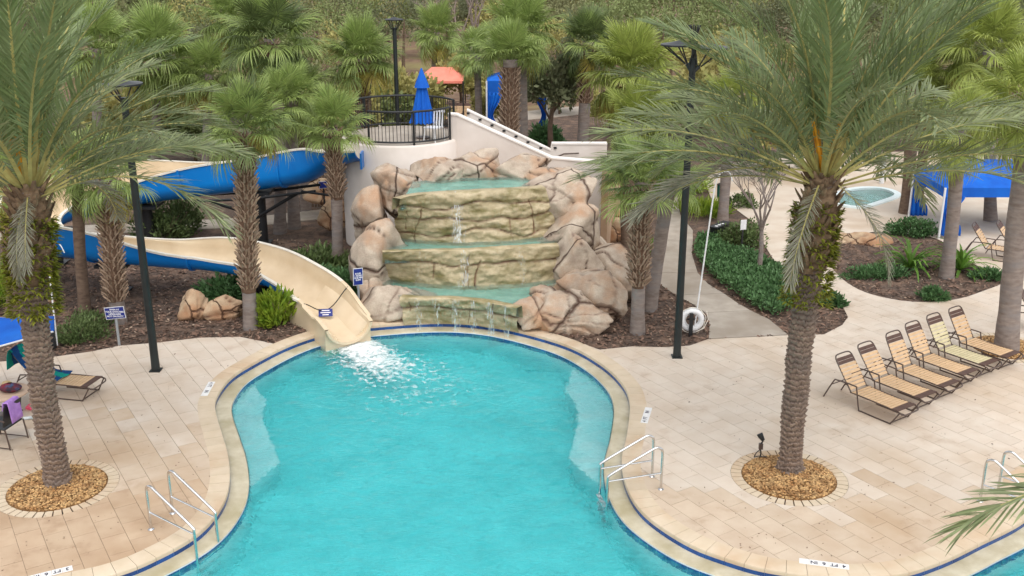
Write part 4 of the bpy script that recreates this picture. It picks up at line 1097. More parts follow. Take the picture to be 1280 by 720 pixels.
def fset(m, bends, base, **k):
    out = []
    for i, b in enumerate(bends):
        me = frond_mesh('date_frond', base+i, bend=b, **k); me.materials.append(M[m]); me.materials.append(M['datestalk']); out.append(me)
    return out
DF = {'up': fset('datefrondnew', (26, 38, 50), 1), 'mid': fset('datefrond', (42, 54, 68), 11), 'low': fset('datefrondold', (44, 58, 78), 21)}
DF['tip'] = fset('datefrond', (46, 52, 58), 31, leaf=.62, wid=.019, pairs=52)
def date_trunk(base, top, r0, r1, flare=1.5, seed=0):
    H = (Vector(top)-Vector(base)).length; nu, nv = 84, int(H/.017); path = respace(trunk_path(base, top, 20, .10, seed), nv+1); rows = []; crack = []
    for i, p in enumerate(path):
        s = i/nv; h = s*H; row = []
        for k in range(nu+1):
            kk = k % nu; th = 2*PI*kk/nu; q = Vector((math.cos(th)*1.2, math.sin(th)*1.2, h*1.1+seed))
            hw = h+.055*noise.noise(q*2.2)+.03*noise.noise(q*5+Vector((3, 3, 3))); rw = hw/.105; ring = math.floor(rw); fr = rw-ring
            ta = (th+.25*noise.noise(q*1.3))/(2*PI)*11+.5*(ring % 2)+.13*ring; fa = ta-math.floor(ta)
            prof_ = (fr**1.2)*(.35+.65*math.sin(PI*fa)**.7)
            rr = lerp(r0, r1, s)*(1+(flare-1)*max(0, 1-h/.35)**2)
            rr = rr*(1+.10*noise.noise(q*1.1))+.062*prof_*(1+.5*noise.noise(q*3+Vector((9, 0, 0))))-.03+.018*noise.noise(q*9)
            row.append(tuple(p+Vector((math.cos(th)*rr, math.sin(th)*rr, 0)))); crack.append(max(0, .85-prof_*3.2))
        rows.append(row)
    mb = MB(); mb.strip(rows); return mb, crack
def leaf_tufts(n, axis_pts, r, seed, ll=(.10, .22), w=.022, up=.6):
    """small pointed leaves standing off a trunk"""
    rg = random.Random(seed); v, f = [], []; m = len(axis_pts)-1
    for _ in range(n):
        c = axis_pts[rg.randint(0, m)]; th = rg.uniform(0, 2*PI); o = Vector((math.cos(th), math.sin(th), 0)); p = c+o*r*rg.uniform(.92, 1.1)+Vector((0, 0, rg.uniform(-.1, .1)))
        for k in range(4):
            d = (o*rg.uniform(.5, 1.1)+Vector((rg.uniform(-.7, .7), rg.uniform(-.7, .7), rg.uniform(-.3, 1.0)*up+.1))).normalized(); s = d.cross(Vector((0, 0, 1))).normalized(); L = rg.uniform(*ll); b = len(v)
            q = p+d*L*.5; e = p+d*L+Vector((0, 0, -.25*L)); v += [tuple(p), tuple(q-s*w), tuple(e), tuple(q+s*w)]; f.append((b, b+1, b+2, b+3))
    return np.array(v), np.array(f)
def date_palm(base, crown, label, r0, r1, n, seed, fern=True, sc=1.0, az0=0.0, low=-12, gap=None, extra=()):
    rg = random.Random(seed); base = Vector(base); c0 = Vector(crown)-base
    t = thing('date_palm', tuple(base), label, 'palm tree')
    mb, crack = date_trunk((0, 0, -.05), tuple(c0), r0, r1, seed=seed)
    o = part('trunk', mb, M['trunkdate'], t, True, world=False); at_ = o.data.attributes.new('crack', 'FLOAT', 'POINT'); at_.data.foreach_set('value', np.array(crack, dtype=np.float32))
    ax = respace(trunk_path((0, 0, -.05), tuple(c0), 20, .10, seed), 201)
    # fibrous old leaf bases below the crown
    mb = rough_tube(ax[140:201], lambda s: r1*1.08+.085*math.sin(PI*min(1, s*1.15))**.8, n=30, amp=.08, freq=6, seed=seed); part('fibre_sleeve', mb, M['datefib'], t, True, world=False)
    mb = MB()
    for k in range(150):
        s = rg.uniform(.72, 1.0); c = ax[int(s*200)]; th = rg.uniform(0, 2*PI); o_ = Vector((math.cos(th), math.sin(th), 0)); rr = r1*1.08+.07*math.sin(PI*min(1, (s-.7)/.3*1.1))
        L = rg.uniform(.14, .30); d = (o_*.7+Vector((0, 0, 1))).normalized(); sd_ = Vector((-o_.y, o_.x, 0)); p = c+o_*(rr-.02)
        mb.strip([[p-sd_*.06, p+o_*.05, p+sd_*.06], [p+d*L*.6-sd_*.045, p+d*L*.6+o_*.04, p+d*L*.6+sd_*.045], [p+d*L-sd_*.03, p+d*L+o_*.015, p+d*L+sd_*.03]])
    o = part('leaf_bases', mb, M['datefib'], t, world=False); o['kind'] = 'stuff'
    if fern:
        v, f = leaf_tufts(460, ax[120:182], r1+.11, seed+5); o = link('trunk_fern', np_mesh('trunk_fern', v, f), M['fern'], t); o['kind'] = 'stuff'
    mb = MB()
    for k in range(7):
        a = rg.uniform(0, 2*PI); d = Vector((math.cos(a)*.32, math.sin(a)*.32, 1)); mb.tube([c0+d*.05, c0+d*.45, c0+d*.9+Vector((0, 0, .02))], [.035, .03, .012], 6)
    o = part('flower_stalks', mb, M['dateorange'], t, True, world=False); o['kind'] = 'stuff'
    ga = PI*(3-math.sqrt(5))
    for i in range(n):
        u = (i+.5)/n; el = lerp(86, low, u**.95)+rg.uniform(-7, 7); az = az0+i*ga+rg.uniform(-.2, .2)
        if gap:
            a_ = (az % (2*PI)); 
            if gap(a_, el+0*u): continue
        key = 'up' if el > 52 else 'mid' if el > 8 else 'low'; s = sc*rg.uniform(.9, 1.08)*(1 if el > 0 else .88)
        off = Vector((math.cos(az), math.sin(az), 0))*(.10+.14*u)+Vector((0, 0, .12-.38*u))
        child('frond', DF[key][rg.randint(0, 2)], t, tuple(c0+off), (rg.uniform(-.5, .5), -R(el), az), (s, s*rg.choice((-1, 1)), s))
    for az, el, key, s in extra: child('frond', DF[key][1], t, tuple(c0), (0, -R(el), az), (s, s, s))
    return t
FRONT = lambda a, el: (R(200) < a < R(340) and el < 42) or (R(180) < a < R(360) and el < 12)
bl = G(74, 604); br = G(987, 588)
date_palm(bl, P(36, 232, bl.y), 'big date palm on the left in its gravel ring by the ladder', .215, .225, 58, 31, sc=.92, low=2, gap=FRONT, extra=((R(262), -48, 'low', .42), (R(285), -30, 'low', .4)))
date_palm(br, P(1029, 218, br.y), 'big date palm on the right in its gravel ring with black spotlight', .21, .22, 60, 32, sc=.98, low=2, gap=FRONT, extra=((R(240), -30, 'low', .55), (R(322), -28, 'low', .55), (R(192), 12, 'low', .9)))
date_palm((8.1, 10.3, 0), (8.0, 10.2, 3.85), 'date palm beyond the right edge reaching one frond over the corner', .24, .25, 26, 33, fern=False, low=-10, sc=.9, gap=lambda a, el: 1.3 < a < 4.6 and el < 78, extra=((PI+.07, 12, 'tip', .84),))


# ------------------------------------------------------------------ broadleaf foliage
def leaves(n, rx, ry, rz, ll, lw, seed, clumps=26, shell=.75, up=.5, cr=.34, base=0.0):
    """leaf-sized faces gathered in clumps through a dome or ball"""
    g = np.random.default_rng(seed)
    d = g.normal(size=(clumps, 3)); d[:, 2] = np.abs(d[:, 2])*(1 if base >= 0 else .8)-(0 if base >= 0 else .25); d /= np.linalg.norm(d, axis=1)[:, None]
    cc = d*np.array([rx, ry, rz])*g.uniform(shell*.45, shell, (clumps, 1)); k = g.integers(0, clumps, n)
    o = g.normal(size=(n, 3)); o /= np.linalg.norm(o, axis=1)[:, None]; o *= (g.random((n, 1))**.45)
    p = cc[k]+o*np.array([rx, ry, rz])*cr*g.uniform(.7, 1.2, (clumps, 1))[k]
    if base >= 0: p[:, 2] = np.abs(p[:, 2])
    dr = p/np.array([rx, ry, rz])+g.normal(size=(n, 3))*.6+np.array([0, 0, up]); dr /= np.linalg.norm(dr, axis=1)[:, None]
    s = np.cross(dr, g.normal(size=(n, 3))); s /= np.linalg.norm(s, axis=1)[:, None]
    L = ll*g.uniform(.65, 1.35, (n, 1)); Wd = lw*g.uniform(.7, 1.3, (n, 1))
    V_ = np.stack([p, p+dr*L*.5-s*Wd, p+dr*L, p+dr*L*.5+s*Wd], 1).reshape(-1, 3); F_ = np.arange(4*n).reshape(n, 4)
    return V_, F_
def shrub(loc, rx, ry, rz, label, m='shrub', n=1400, ll=.14, lw=.035, seed=1, grp=None, cat='shrub', **k):
    t = thing('shrub', tuple(loc), label, cat, grp)
    v, f = leaves(n, rx, ry, rz, ll, lw, seed, **k); me = np_mesh('foliage', v, f); o = link('foliage', me, M[m], t); o['kind'] = 'stuff'
    rg = random.Random(seed); mb = MB()
    for _ in range(7):
        a = rg.uniform(0, 2*PI); mb.tube([(0, 0, -.05), (.4*rx*math.cos(a), .4*ry*math.sin(a), rz*.4), (.7*rx*math.cos(a), .7*ry*math.sin(a), rz*.75)], [.014, .01, .004], 5)
    o = part('stems', mb, M['trunkbrown'], t, world=False); o['kind'] = 'stuff'
    return t
SG = 'shrubs in the planting beds'
shrub(G(96, 424), .95, .7, .62, 'feathery green shrub beside the blue lifeguard notice', 'shrub', 2600, .10, .018, 1, SG, up=.8)
shrub(G(115, 408), .7, .6, .5, 'second feathery shrub just behind the one by the notice', 'shrub', 1600, .10, .018, 2, SG, up=.8)
shrub(G(290, 372), 1.1, .7, .75, 'dark green shrub tucked under the slide behind the loose boulders', 'cover', 2200, .2, .04, 3, SG)
shrub(G(330, 366), .6, .5, .5, 'small dark shrub right of the booted palm under the slide', 'cover', 1100, .2, .04, 4, SG)
shrub(G(348, 405), .62, .5, .95, 'lime green and yellow shrub against the slide outlet', 'lime', 1500, .26, .04, 5, SG, up=1.2)
shrub(G(400, 333), 1.2, .8, .6, 'green shrub in front of the tower foot left of the rocks', 'shrub', 2200, .2, .035, 6, SG)
shrub(G(433, 366), .9, .8, .8, 'green shrub between slide and rocks behind the rules sign', 'cover', 2200, .18, .035, 7, SG)
shrub(G(400, 352), .8, .6, .45, 'low green shrub along the slide bank', 'cover', 1400, .18, .035, 8, SG)
shrub(G(205, 300), 1.3, 1.0, 1.3, 'loose grey green shrub inside the slide turn', 'shrub', 2400, .16, .03, 9, SG)
shrub(G(230, 290), 1.0, .8, 1.6, 'upright loose shrub behind the slide column', 'shrub', 1600, .2, .03, 10, SG)
shrub(G(12, 380), .8, .7, 1.0, 'grassy shrub at the left edge behind the canopy', 'lime', 1400, .5, .02, 11, SG, up=1.6)
shrub(G(840, 240), 1.6, 1.1, .9, 'yellow green shrub at the top of the concrete walk', 'lime', 2000, .3, .03, 12, SG)
shrub(G(875, 268), 1.2, .9, .5, 'low grassy shrub by the walk in front of the green bin', 'lime', 1500, .3, .02, 13, SG, up=1.2)
shrub(G(923, 305), 1.2, .9, .95, 'rounded olive shrub behind the small white sign', 'shrub', 2400, .12, .03, 14, SG)
shrub(G(925, 258), .7, .6, .6, 'small round shrub by the pale back patio', 'shrub', 1000, .12, .03, 15, SG)
shrub(G(1035, 381), .50, .42, .42, 'bright green low shrub right of the right palm trunk', 'cover', 1300, .12, .03, 16, SG)
shrub(G(1165, 373), .55, .42, .30, 'trailing juniper mat near the front of the island bed', 'cover', 1300, .13, .02, 17, SG)
shrub(G(1096, 345), 1.25, .5, .32, 'long trailing juniper mat below the flat boulder', 'cover', 2400, .13, .02, 18, SG)
shrub(G(1235, 348), .65, .42, .30, 'trailing juniper mat beside the cabana loungers', 'cover', 1300, .13, .02, 19, SG)
shrub(G(1140, 292), 1.1, .7, .7, 'clipped dark hedge shrub by the cabana curtain', 'cover', 2400, .10, .03, 20, SG)
shrub(G(680, 186), 1.0, .8, 1.4, 'leafy shrub behind the stair parapet', 'cover', 1600, .3, .06, 21, SG)
shrub(G(805, 318), .4, .35, .35, 'small strappy plant at the rocks beside the spiky palm', 'straplf', 260, .4, .02, 22, SG, up=1.2)
# ground cover strip along the walk: one mass of leaves
cpoly = gp([(872, 303), (888, 300), (905, 314), (935, 322), (965, 335), (992, 350), (1010, 368), (1000, 384), (975, 397), (952, 392), (915, 368), (885, 345), (868, 320)])
g = np.random.default_rng(5); VV = []; n_ = 0
xs = [p.x for p in cpoly]; ys = [p.y for p in cpoly]
while n_ < 11000:
    x, y = g.uniform(min(xs), max(xs)), g.uniform(min(ys), max(ys))
    if not inside(cpoly, x, y): continue
    h = .30+.16*noise.noise(Vector((x*1.3, y*1.3, 0))); p = np.array([x, y, h*g.random()**.5]); d = g.normal(size=3)*.7+np.array([0, 0, .7]); d /= np.linalg.norm(d)
    s = np.cross(d, g.normal(size=3)); s /= np.linalg.norm(s); L = g.uniform(.09, .17); w = .03
    VV += [p, p+d*L*.5-s*w, p+d*L, p+d*L*.5+s*w]; n_ += 1
o = link('groundcover', np_mesh('groundcover', np.array(VV), np.arange(4*n_).reshape(n_, 4)), M['cover']); o['kind'] = 'stuff'
# strap-leaved plants of the island bed
def strap_plant(loc, h, r, n, seed, label, m='straplf'):
    t = thing('strap_leaf_plant', tuple(loc), label, 'plant', 'strap leaved plants in the island bed'); rg = random.Random(seed)
    for k in range(n):
        el = rg.uniform(15, 85); az = k*2.4+rg.uniform(-.3, .3); L = h*rg.uniform(.7, 1.15); w = .05; rows = []
        for q in range(6):
            s = q/5; a = R(el-70*s*s); rows.append((s*L*math.cos(R(el-30*s*s)), w*math.sin(PI*min(.97, .18+.8*s))**.8, s*L*math.sin(R(el-34*s*s))))
        mb = MB(); mb.strip([[(x, -ww, z+.012), (x, 0, z), (x, ww, z+.012)] for x, ww, z in rows]); o = part('leaf', mb, M[m], t, world=False); o.rotation_euler = (0, 0, az)
strap_plant(G(1137, 336), 1.25, .6, 56, 1, 'large arching strap leaved plant in the middle of the island bed')
strap_plant(G(1200, 338), 1.15, .5, 34, 2, 'strap leaved plant with yellow leaves beside the leaning grey palm')

# trees: trunk, branches and crown as parts
def branches(mb, p, d, L, r, depth, rg, tips):
    q = p+d*L; mb.tube([p, p+d*L*.5+Vector((rg.uniform(-.04, .04), rg.uniform(-.04, .04), 0))*L, q], [r, r*.85, r*.65], 6 if depth > 1 else 4, False)
    if depth == 0: tips.append(q); return
    for _ in range(rg.choice((2, 3))):
        e = (d+Vector((rg.uniform(-.75, .75), rg.uniform(-.75, .75), rg.uniform(-.15, .55)))).normalized(); branches(mb, q, e, L*rg.uniform(.6, .85), r*.6, depth-1, rg, tips)
def bare_tree(loc, h, label, seed, depth=5, r=.09, m='twig', stems=1, cat='tree', grp=None):
    rg = random.Random(seed); t = thing('bare_tree', tuple(loc), label, cat, grp); tips = []
    mb = MB(); mb.tube([(0, 0, -.1), (.03, 0, h*.18), (0, .03, h*.32)], [r*1.3, r, r*.85], 8, False); part('trunk', mb, M[m], t, True, world=False)
    mb = MB()
    for k in range(3+stems): branches(mb, Vector((0, .03, h*.31)), Vector((rg.uniform(-.6, .6), rg.uniform(-.6, .6), 1)).normalized(), h*.2, r*.6, depth-2, rg, tips)
    part('branches', mb, M[m], t, world=False); return t
bare_tree(G(948, 343), 4.2, 'slim leafless crepe myrtle in the ground cover beside the right palm', 5, 5, .07, 'trunkgrey', 2)
bare_tree((P(587, 100, 66).x, 66, 0), 8.5, 'pale leafless tree standing among the distant palms', 6, 6, .14, 'twig', 3)
bare_tree((P(905, 200, 41).x, 41, 0), 4.5, 'bushy leafless tree in front of the pale back patio', 7, 6, .08, 'twig', 3)
CROWN = {}
def crown_mesh(m, seed, rx=1, rz=1, n=2600, ll=.16, lw=.05, clumps=40):
    k = (m, seed)
    if k not in CROWN:
        v, f = leaves(n, rx, rx, rz, ll, lw, seed, clumps, .92, .35, .30, -1); me = np_mesh('crown', v, f); me.materials.append(M[m]); CROWN[k] = me
    return CROWN[k]
TM = {}
def tree(loc, h, w, m, seed, label, grp=None, trunk_h=None, cat='tree', name='tree'):
    t = thing(name, tuple(loc), label, cat, grp); rg = random.Random(seed*31+7)
    if 'trunk' not in TM:
        mb = MB(); mb.tube([(0, 0, -.02), (.02, 0, .3), (-.01, .02, .6), (.01, 0, .9)], [.035, .026, .02, .008], 8)
        for a in range(5): mb.tube([(0, 0, .35+.08*a), (.14*math.cos(a*2.3), .14*math.sin(a*2.3), .55+.08*a), (.28*math.cos(a*2.3), .28*math.sin(a*2.3), .68+.07*a)], [.014, .01, .004], 5)
        me = mb.mesh('trunk', True); me.materials.append(M['trunkbrown']); TM['trunk'] = me
    child('trunk', TM['trunk'], t, (0, 0, 0), (0, 0, rg.uniform(0, 6)), (h, h, h))
    th = h*.5 if trunk_h is None else trunk_h
    child('crown', crown_mesh(m, seed % 3+1), t, (0, 0, (h+th)/2 if th < h*.6 else h*.75), (0, 0, rg.uniform(0, 6)), (w, w, (h-th)/2*1.15))
    return t
tree((P(690, 100, 48).x, 48, 0), 4.4, 1.5, 'wood3', 1, 'small dark evergreen oak on the red mulch by the stair', trunk_h=1.5)
tree((P(510, 100, 50).x, 50, 0), 3.6, 1.8, 'wood4', 2, 'yellow olive bush tree right of the tall lamp post', trunk_h=.3)
tree((P(575, 90, 60).x, 60, 0), 3.0, 2.0, 'wood4', 3, 'olive bush tree behind the coral canopy', trunk_h=.3)
tree((P(612, 100, 54).x, 54, 0), 2.2, 1.0, 'wood4', 4, 'small yellow olive bush left of the blue cabana', trunk_h=.2)
tree((P(960, 180, 44).x, 44, 0), 3.6, 2.0, 'wood4', 5, 'yellow olive bush behind the leafless bushy tree', trunk_h=.3)
rg = random.Random(99)
wv = {m: ([], []) for m in ('wood1', 'wood2', 'wood3', 'wood4')}
tm = MB()
for Y, step, h0, h1 in ((70, 44, 3.4, 5.0), (80, 38, 5.0, 7.0), (92, 34, 6, 9), (108, 30, 8, 11), (126, 30, 10, 14)):
    x = -620+rg.uniform(0, step)
    while x < 1900:
        yy = Y+rg.uniform(-4, 4); h = rg.uniform(h0, h1)
        if not (Y < 90 and 512 < x < 640):
            m = rg.choices(('wood2', 'wood1', 'wood3', 'wood4'), (3, 6, 3, 2))[0]; w = h*rg.uniform(.36, .5)
            v, f = leaves(1900 if -80 < x < 1360 else 700, w, w, h*.46, (.24 if -80 < x < 1360 else .36)*Y/80, (.06 if -80 < x < 1360 else .09)*Y/80, rg.randint(0, 9999), 34, .95, .35, .32, -1)
            v = v+np.array([P(x, 60, yy).x, yy, h*.50]); V0, F0 = wv[m]; F0.append(f+sum(len(q) for q in V0)); V0.append(v)
            tm.tube([(P(x, 60, yy).x, yy, -.05), (P(x, 60, yy).x+.2, yy, h*.6)], [.16, .06], 5)
        x += step*rg.uniform(.7, 1.3)
av, af, ai, n0_ = [], [], [], 0
for i, m in enumerate(wv):
    v, f = np.concatenate(wv[m][0]), np.concatenate(wv[m][1]); av.append(v); af.append(f+n0_); ai += [i]*len(f); n0_ += len(v)
me = np_mesh('woodland', np.concatenate(av), np.concatenate(af)); me.polygons.foreach_set('material_index', ai)
o = link('woodland', me, [M[m] for m in wv]); o['kind'] = 'stuff'
o = part('woodland_trunks', tm, M['trunkbrown'], o); o['kind'] = 'stuff'
# understory bushes between the palms
ub = [(20, 42, 'wood1', 'olive bush behind the crown of the left date palm'), (160, 46, 'wood4', 'yellow green bush under the light green cabbage palm'), (235, 46, 'wood1', 'olive bush between slide turn and round crowned palm'), (345, 45, 'wood2', 'brown bush below the tall round crowned palm'),
      (420, 46, 'wood4', 'yellow green bush left of the tall lamp post'), (480, 49, 'wood1', 'olive bush right behind the tall lamp post'), (330, 56, 'wood4', 'yellow green bush farther behind the round crowned palm'), (250, 57, 'wood2', 'brown bush far behind the slide'),
      (405, 58, 'wood2', 'brown bush far behind the lamp post palm'), (700, 60, 'wood1', 'olive bush behind the dark evergreen oak'), (765, 54, 'wood4', 'yellow green bush behind the broad yellow green palm'), (830, 50, 'wood1', 'olive bush below the twin lamp heads'),
      (880, 53, 'wood4', 'yellow green bush right of the twin lamp heads'), (1000, 52, 'wood1', 'olive bush behind the crown of the right date palm'), (1075, 50, 'wood4', 'yellow green bush behind the white post'), (1190, 49, 'wood1', 'olive bush above the right cabana'), (1265, 48, 'wood2', 'brown bush in the upper right corner'), (655, 66, 'wood2', 'brown bush beyond the blue cabana')]
for k, (px, Y, m, lb) in enumerate(ub):
    h = rg.uniform(2.2, 3.4); tree((P(px, 100, Y).x, Y, -.03), h, h*rg.uniform(.55, .75), m, k % 3, lb, 'bushes between the palms', trunk_h=.15, cat='bush', name='bush')
# ------------------------------------------------------------------ lettering
def text_mesh(body, size, m, spacing=1.0, bold=.0):
    c = bpy.data.curves.new('lettering', 'FONT'); c.body = body; c.size = size; c.align_x = 'CENTER'; c.align_y = 'CENTER'; c.space_line = 1.0; c.space_character = spacing; c.offset = bold; c.extrude = .001
    o = bpy.data.objects.new('lettering', c); C.objects.link(o); bpy.context.view_layer.update()
    me = bpy.data.meshes.new_from_object(o.evaluated_get(bpy.context.evaluated_depsgraph_get())); bpy.data.objects.remove(o); bpy.data.curves.remove(c)
    me.materials.clear(); me.materials.append(M[m]); me.name = 'lettering'; return me
def marker(px, py, ex_px, words, label):
    """flat white depth tiles in the deck; ex_px: pixel the text runs towards"""
    p = G(px, py); e = G(*ex_px)-p; az = math.atan2(e.y, e.x)
    t = thing('depth_marker', (p.x, p.y, 0), label, 'depth marker', 'depth markers round the pool', az); n = len(words)
    for i, w in enumerate(words):
        x = (i-(n-1)/2)*.155
        mb = MB(); mb.box((0, 0, .002), (.150, .150, .006)); o = part('marker_tile', mb, M['marker'], t, world=False); o.location = (x, 0, 0)
        if w == 'o':
            mb = MB(); mb.lathe([(.050, .0052), (.050, .0064), (.040, .0064), (.040, .0052)], n=20, close=False); mb.box((0, 0, .0060), (.09, .010, .001), Matrix.Rotation(.8, 3, 'Z')); child('no_diving_symbol', mb.mesh('no_diving_symbol'), o).data.materials.append(M['white'])
        elif w: child('lettering', text_mesh(w, .115, 'ink', bold=.002), o, (0, 0, .0065))
marker(1030, 705, (1000, 701), ('4', 'FT', '6', 'IN', 'o'), 'white depth marker reading 4 FT 6 IN on the near right pool edge')
marker(58, 718, (30, 725), ('3', 'FT', '6', 'IN', 'o'), 'white depth marker reading 3 FT 6 IN cut by the bottom left frame edge')
marker(808, 519, (813, 503), ('4', 'FT', '', 'IN', ''), 'white depth marker reading 4 FT IN beside the right pool neck above the ladder')
marker(260, 486, (252, 500), ('4', 'FT', '', 'IN', ''), 'white depth marker reading 4 FT IN beside the left pool neck')

# ------------------------------------------------------------------ loungers
HING = .34
def rod(mb, pts, r=.016, n=7, k=4): mb.tube(spline(pts, k), r, n)
def build_lounge(strap_m, label, grp):
    t = thing('chaise_lounge', (0, 0, 0), label, 'lounger', grp)
    mb = MB(); rod(mb, [(0, -.29, HING), (.6, -.29, HING), (1.18, -.29, HING-.01), (1.27, -.27, HING-.05), (1.30, -.18, HING-.06), (1.30, .18, HING-.06), (1.27, .27, HING-.05), (1.18, .29, HING-.01), (.6, .29, HING), (0, .29, HING)])
    mb.tube([(.02, -.29, HING-.01), (.02, .29, HING-.01)], .013, 6); part('seat_frame', mb, M['chairframe'], t, True, world=False)
    for s in (-.30, .30):
        mb = MB(); rod(mb, [(1.22, s*.94, HING-.03), (1.06, s, .04), (.98, s, .016), (.34, s, .016), (.26, s, .04), (.16, s, .46), (.10, s, .52), (-.34, s, .50), (-.44, s, .44), (-.66, s, .0)])
        part('leg', mb, M['chairframe'], t, True, world=False)
    mb = MB(); mb.tube([(1.03, -.30, .02), (1.03, .30, .02)], .014, 6); mb.tube([(-.5, -.3, .34), (-.5, .3, .34)], .012, 6); o = part('crossbar', mb, M['chairframe'], t, world=False); o['kind'] = 'stuff'
    st = MB(); st.box((0, 0, 0), (.064, .60, .012)); sme = st.mesh('strap'); sme.materials.append(M[strap_m]); sb = MB(); sb.box((0, 0, 0), (.075, .60, .014)); bme = sb.mesh('strap'); bme.materials.append(M['strapbrown'])
    for k in range(14): child('strap', sme if k < 12 else bme, t, (.08+.083*k, 0, HING+.012-.02*math.sin(PI*k/13)))
    mb = MB(); rod(mb, [(0, -.27, 0), (0, -.27, .4), (0, -.27, .70), (0, -.24, .80), (0, -.15, .84), (0, .15, .84), (0, .24, .80), (0, .27, .70), (0, .27, .4), (0, .27, 0)])
    b = part('back_frame', mb, M['chairframe'], t, True, world=False); b.location = (0, 0, HING); b.rotation_euler = (0, R(-34), 0)
    for k in range(9): child('strap', sme if k < 7 else bme, b, (.012*math.sin(PI*k/8), 0, .07+.082*k), (0, PI/2, 0), (1, .93, 1))
    return t
L0 = build_lounge('strap', '', ''); L1 = None
def lounge(loc, az, back, label, grp, src=None, first=[True]):
    if src is None and first[0]: o = L0; first[0] = False
    else: o = copy_tree(src or L0)
    o.location = (loc.x, loc.y, 0); o.rotation_euler = (0, 0, az); o['label'] = label; o['category'] = 'lounger'; o['group'] = grp
    for c in o.children:
        if c.name.startswith('back_frame'): c.rotation_euler = (0, R(-back-6), 0)
    return o
GR = 'loungers lined up on the right deck'
AZ = R(-55)
feet = [(1139, 516, 32), (1166, 500, 33), (1195, 486, 24), (1219, 471, 26), (1245, 459, 26), (1272, 449, 26)]
lab = ['tan strapped lounger nearest the right palm, with open deck on one side', 'tan strapped lounger second from the right palm in the row', 'tan strapped lounger third from the right palm with higher back', 'tan strapped lounger fourth from the right palm beside the pale green one', 'lounger with pale green straps in the row of tan loungers', 'tan strapped lounger at the far end of the row by the grey palm']
for k, (x, y, bk) in enumerate(feet):
    p = G(x, y, .28); d = Vector((math.cos(AZ), math.sin(AZ), 0)); loc = p-d*1.30
    if k == 4:
        L1 = build_lounge('strapgreen', '', ''); lounge(loc, AZ, bk, lab[k], GR, L1); [bpy.data.objects.remove(c) for q in list(L1.children) for c in list(q.children)]; [bpy.data.objects.remove(c) for c in list(L1.children)]; bpy.data.objects.remove(L1)
    else: lounge(loc, AZ, bk, lab[k], GR)
p = G(1292, 412); lounge(p, R(-30), 28, 'tan lounger cut by the right frame edge beyond the grey palm', 'loungers at the right edge')
p = G(1232, 321); lounge(p, R(-35), 30, 'tan lounger under the blue cabana nearer the leaning palm', 'loungers under the right cabana')
p = G(1262, 318); lounge(p, R(-35), 30, 'tan lounger under the blue cabana nearer the frame edge', 'loungers under the right cabana')
lounge(G(78, 492)+Vector((-.35, .1, 0)), R(-12), 36, 'tan lounger with striped towel behind the left palm trunk', 'lounger on the left deck')
for k in range(4):
    p = P(553+9*k, 128, 57); lounge(Vector((p.x, 57, 0)), R(-105), 22, ['first of the distant tan loungers from the closed umbrella', 'second of the distant tan loungers from the closed umbrella', 'third of the distant tan loungers from the closed umbrella', 'fourth of the distant tan loungers from the closed umbrella'][k], 'distant loungers by the coral canopy')

# striped towel over the left lounger's back
lp = G(78, 492)+Vector((-.35, .1, 0)); E = Matrix.Rotation(R(-12), 3, 'Z'); rows = []
prf = [(-.66, .62), (-.62, .90), (-.56, 1.06), (-.50, 1.07), (-.40, .92), (-.22, .68), (-.05, .44), (.10, .385), (.42, .375)]
prf = [(p.x, p.z) for p in spline([Vector((a, 0, b)) for a, b in prf], 4)]
for x, z in prf: rows.append([tuple(lp+E @ Vector((x+.012*math.sin(9*y), y, z+.010*math.sin(14*y+6*x)))) for y in [-.36+.72*k/24 for k in range(25)]])
mb = MB()
mb.strip(rows); mb.mi = [1 if int(((i % 24)/24*3.4+(i//24)/len(prf)*2.6)) % 2 else 0 for i in range(len(mb.f))]
tw = part('beach_towel', mb, [M['teal'], M['navy']], None, True); tag(tw, 'teal and navy striped towel draped over the left lounger back', 'towel')
sol = tw.modifiers.new('thick', 'SOLIDIFY'); sol.thickness = .012

# table with hat and bag, dark chair with lilac towel, things on the deck
tp = G(6, 490, .52)
t = thing('side_table', (tp.x, tp.y, 0), 'round tan table at the left edge holding a hat and bag', 'table')
mb = MB(); mb.lathe([(.46, .49), (.48, .505), (.48, .525), (.46, .535), (.02, .535)], n=32); part('tabletop', mb, M['tabletan'], t, True, world=False, sharp=40)
mb = MB(); mb.lathe([(.24, 0), (.24, .02), (.05, .05), (.04, .49)], n=16); part('pedestal', mb, M['chairframe'], t, True, world=False, sharp=40)
h = thing('straw_hat', (tp.x-.05, tp.y+.22, .535), 'tan straw hat lying on the round table at the left edge', 'hat')
mb = MB(); mb.lathe([(.20, .0), (.20, .008), (.11, .014), (.10, .08), (.08, .12), (.02, .135)], n=24); part('hat_shell', mb, M['hat'], h, True, world=False)
bgp = Vector((tp.x+.14, tp.y-.02, .535))
mb = MB(); rows = []
for i in range(9):
    v = i/8; rows.append([(bgp.x+.24*math.sin(PI*min(.97, .12+.8*v))*math.cos(a)*(1+.15*noise.noise(Vector((a, v*4, 1)))), bgp.y+.15*math.sin(PI*min(.97, .12+.8*v))*math.sin(a)*(1+.2*noise.noise(Vector((a, v*4, 5)))), bgp.z+.20*v) for a in [2*PI*k/20 for k in range(21)]])
mb.strip(rows); bag = part('beach_bag', mb, M['bagdark'], None, True); tag(bag, 'dark patterned beach bag slumped on the round table', 'bag')
cp = G(6, 553)
t = thing('patio_chair', (cp.x, cp.y, 0), 'dark framed patio chair at the left edge under a lilac towel', 'chair', rz=R(168))
mb = MB(); mb.box((0, 0, .42), (.54, .54, .02)); part('seat', mb, M['black'], t, world=False)
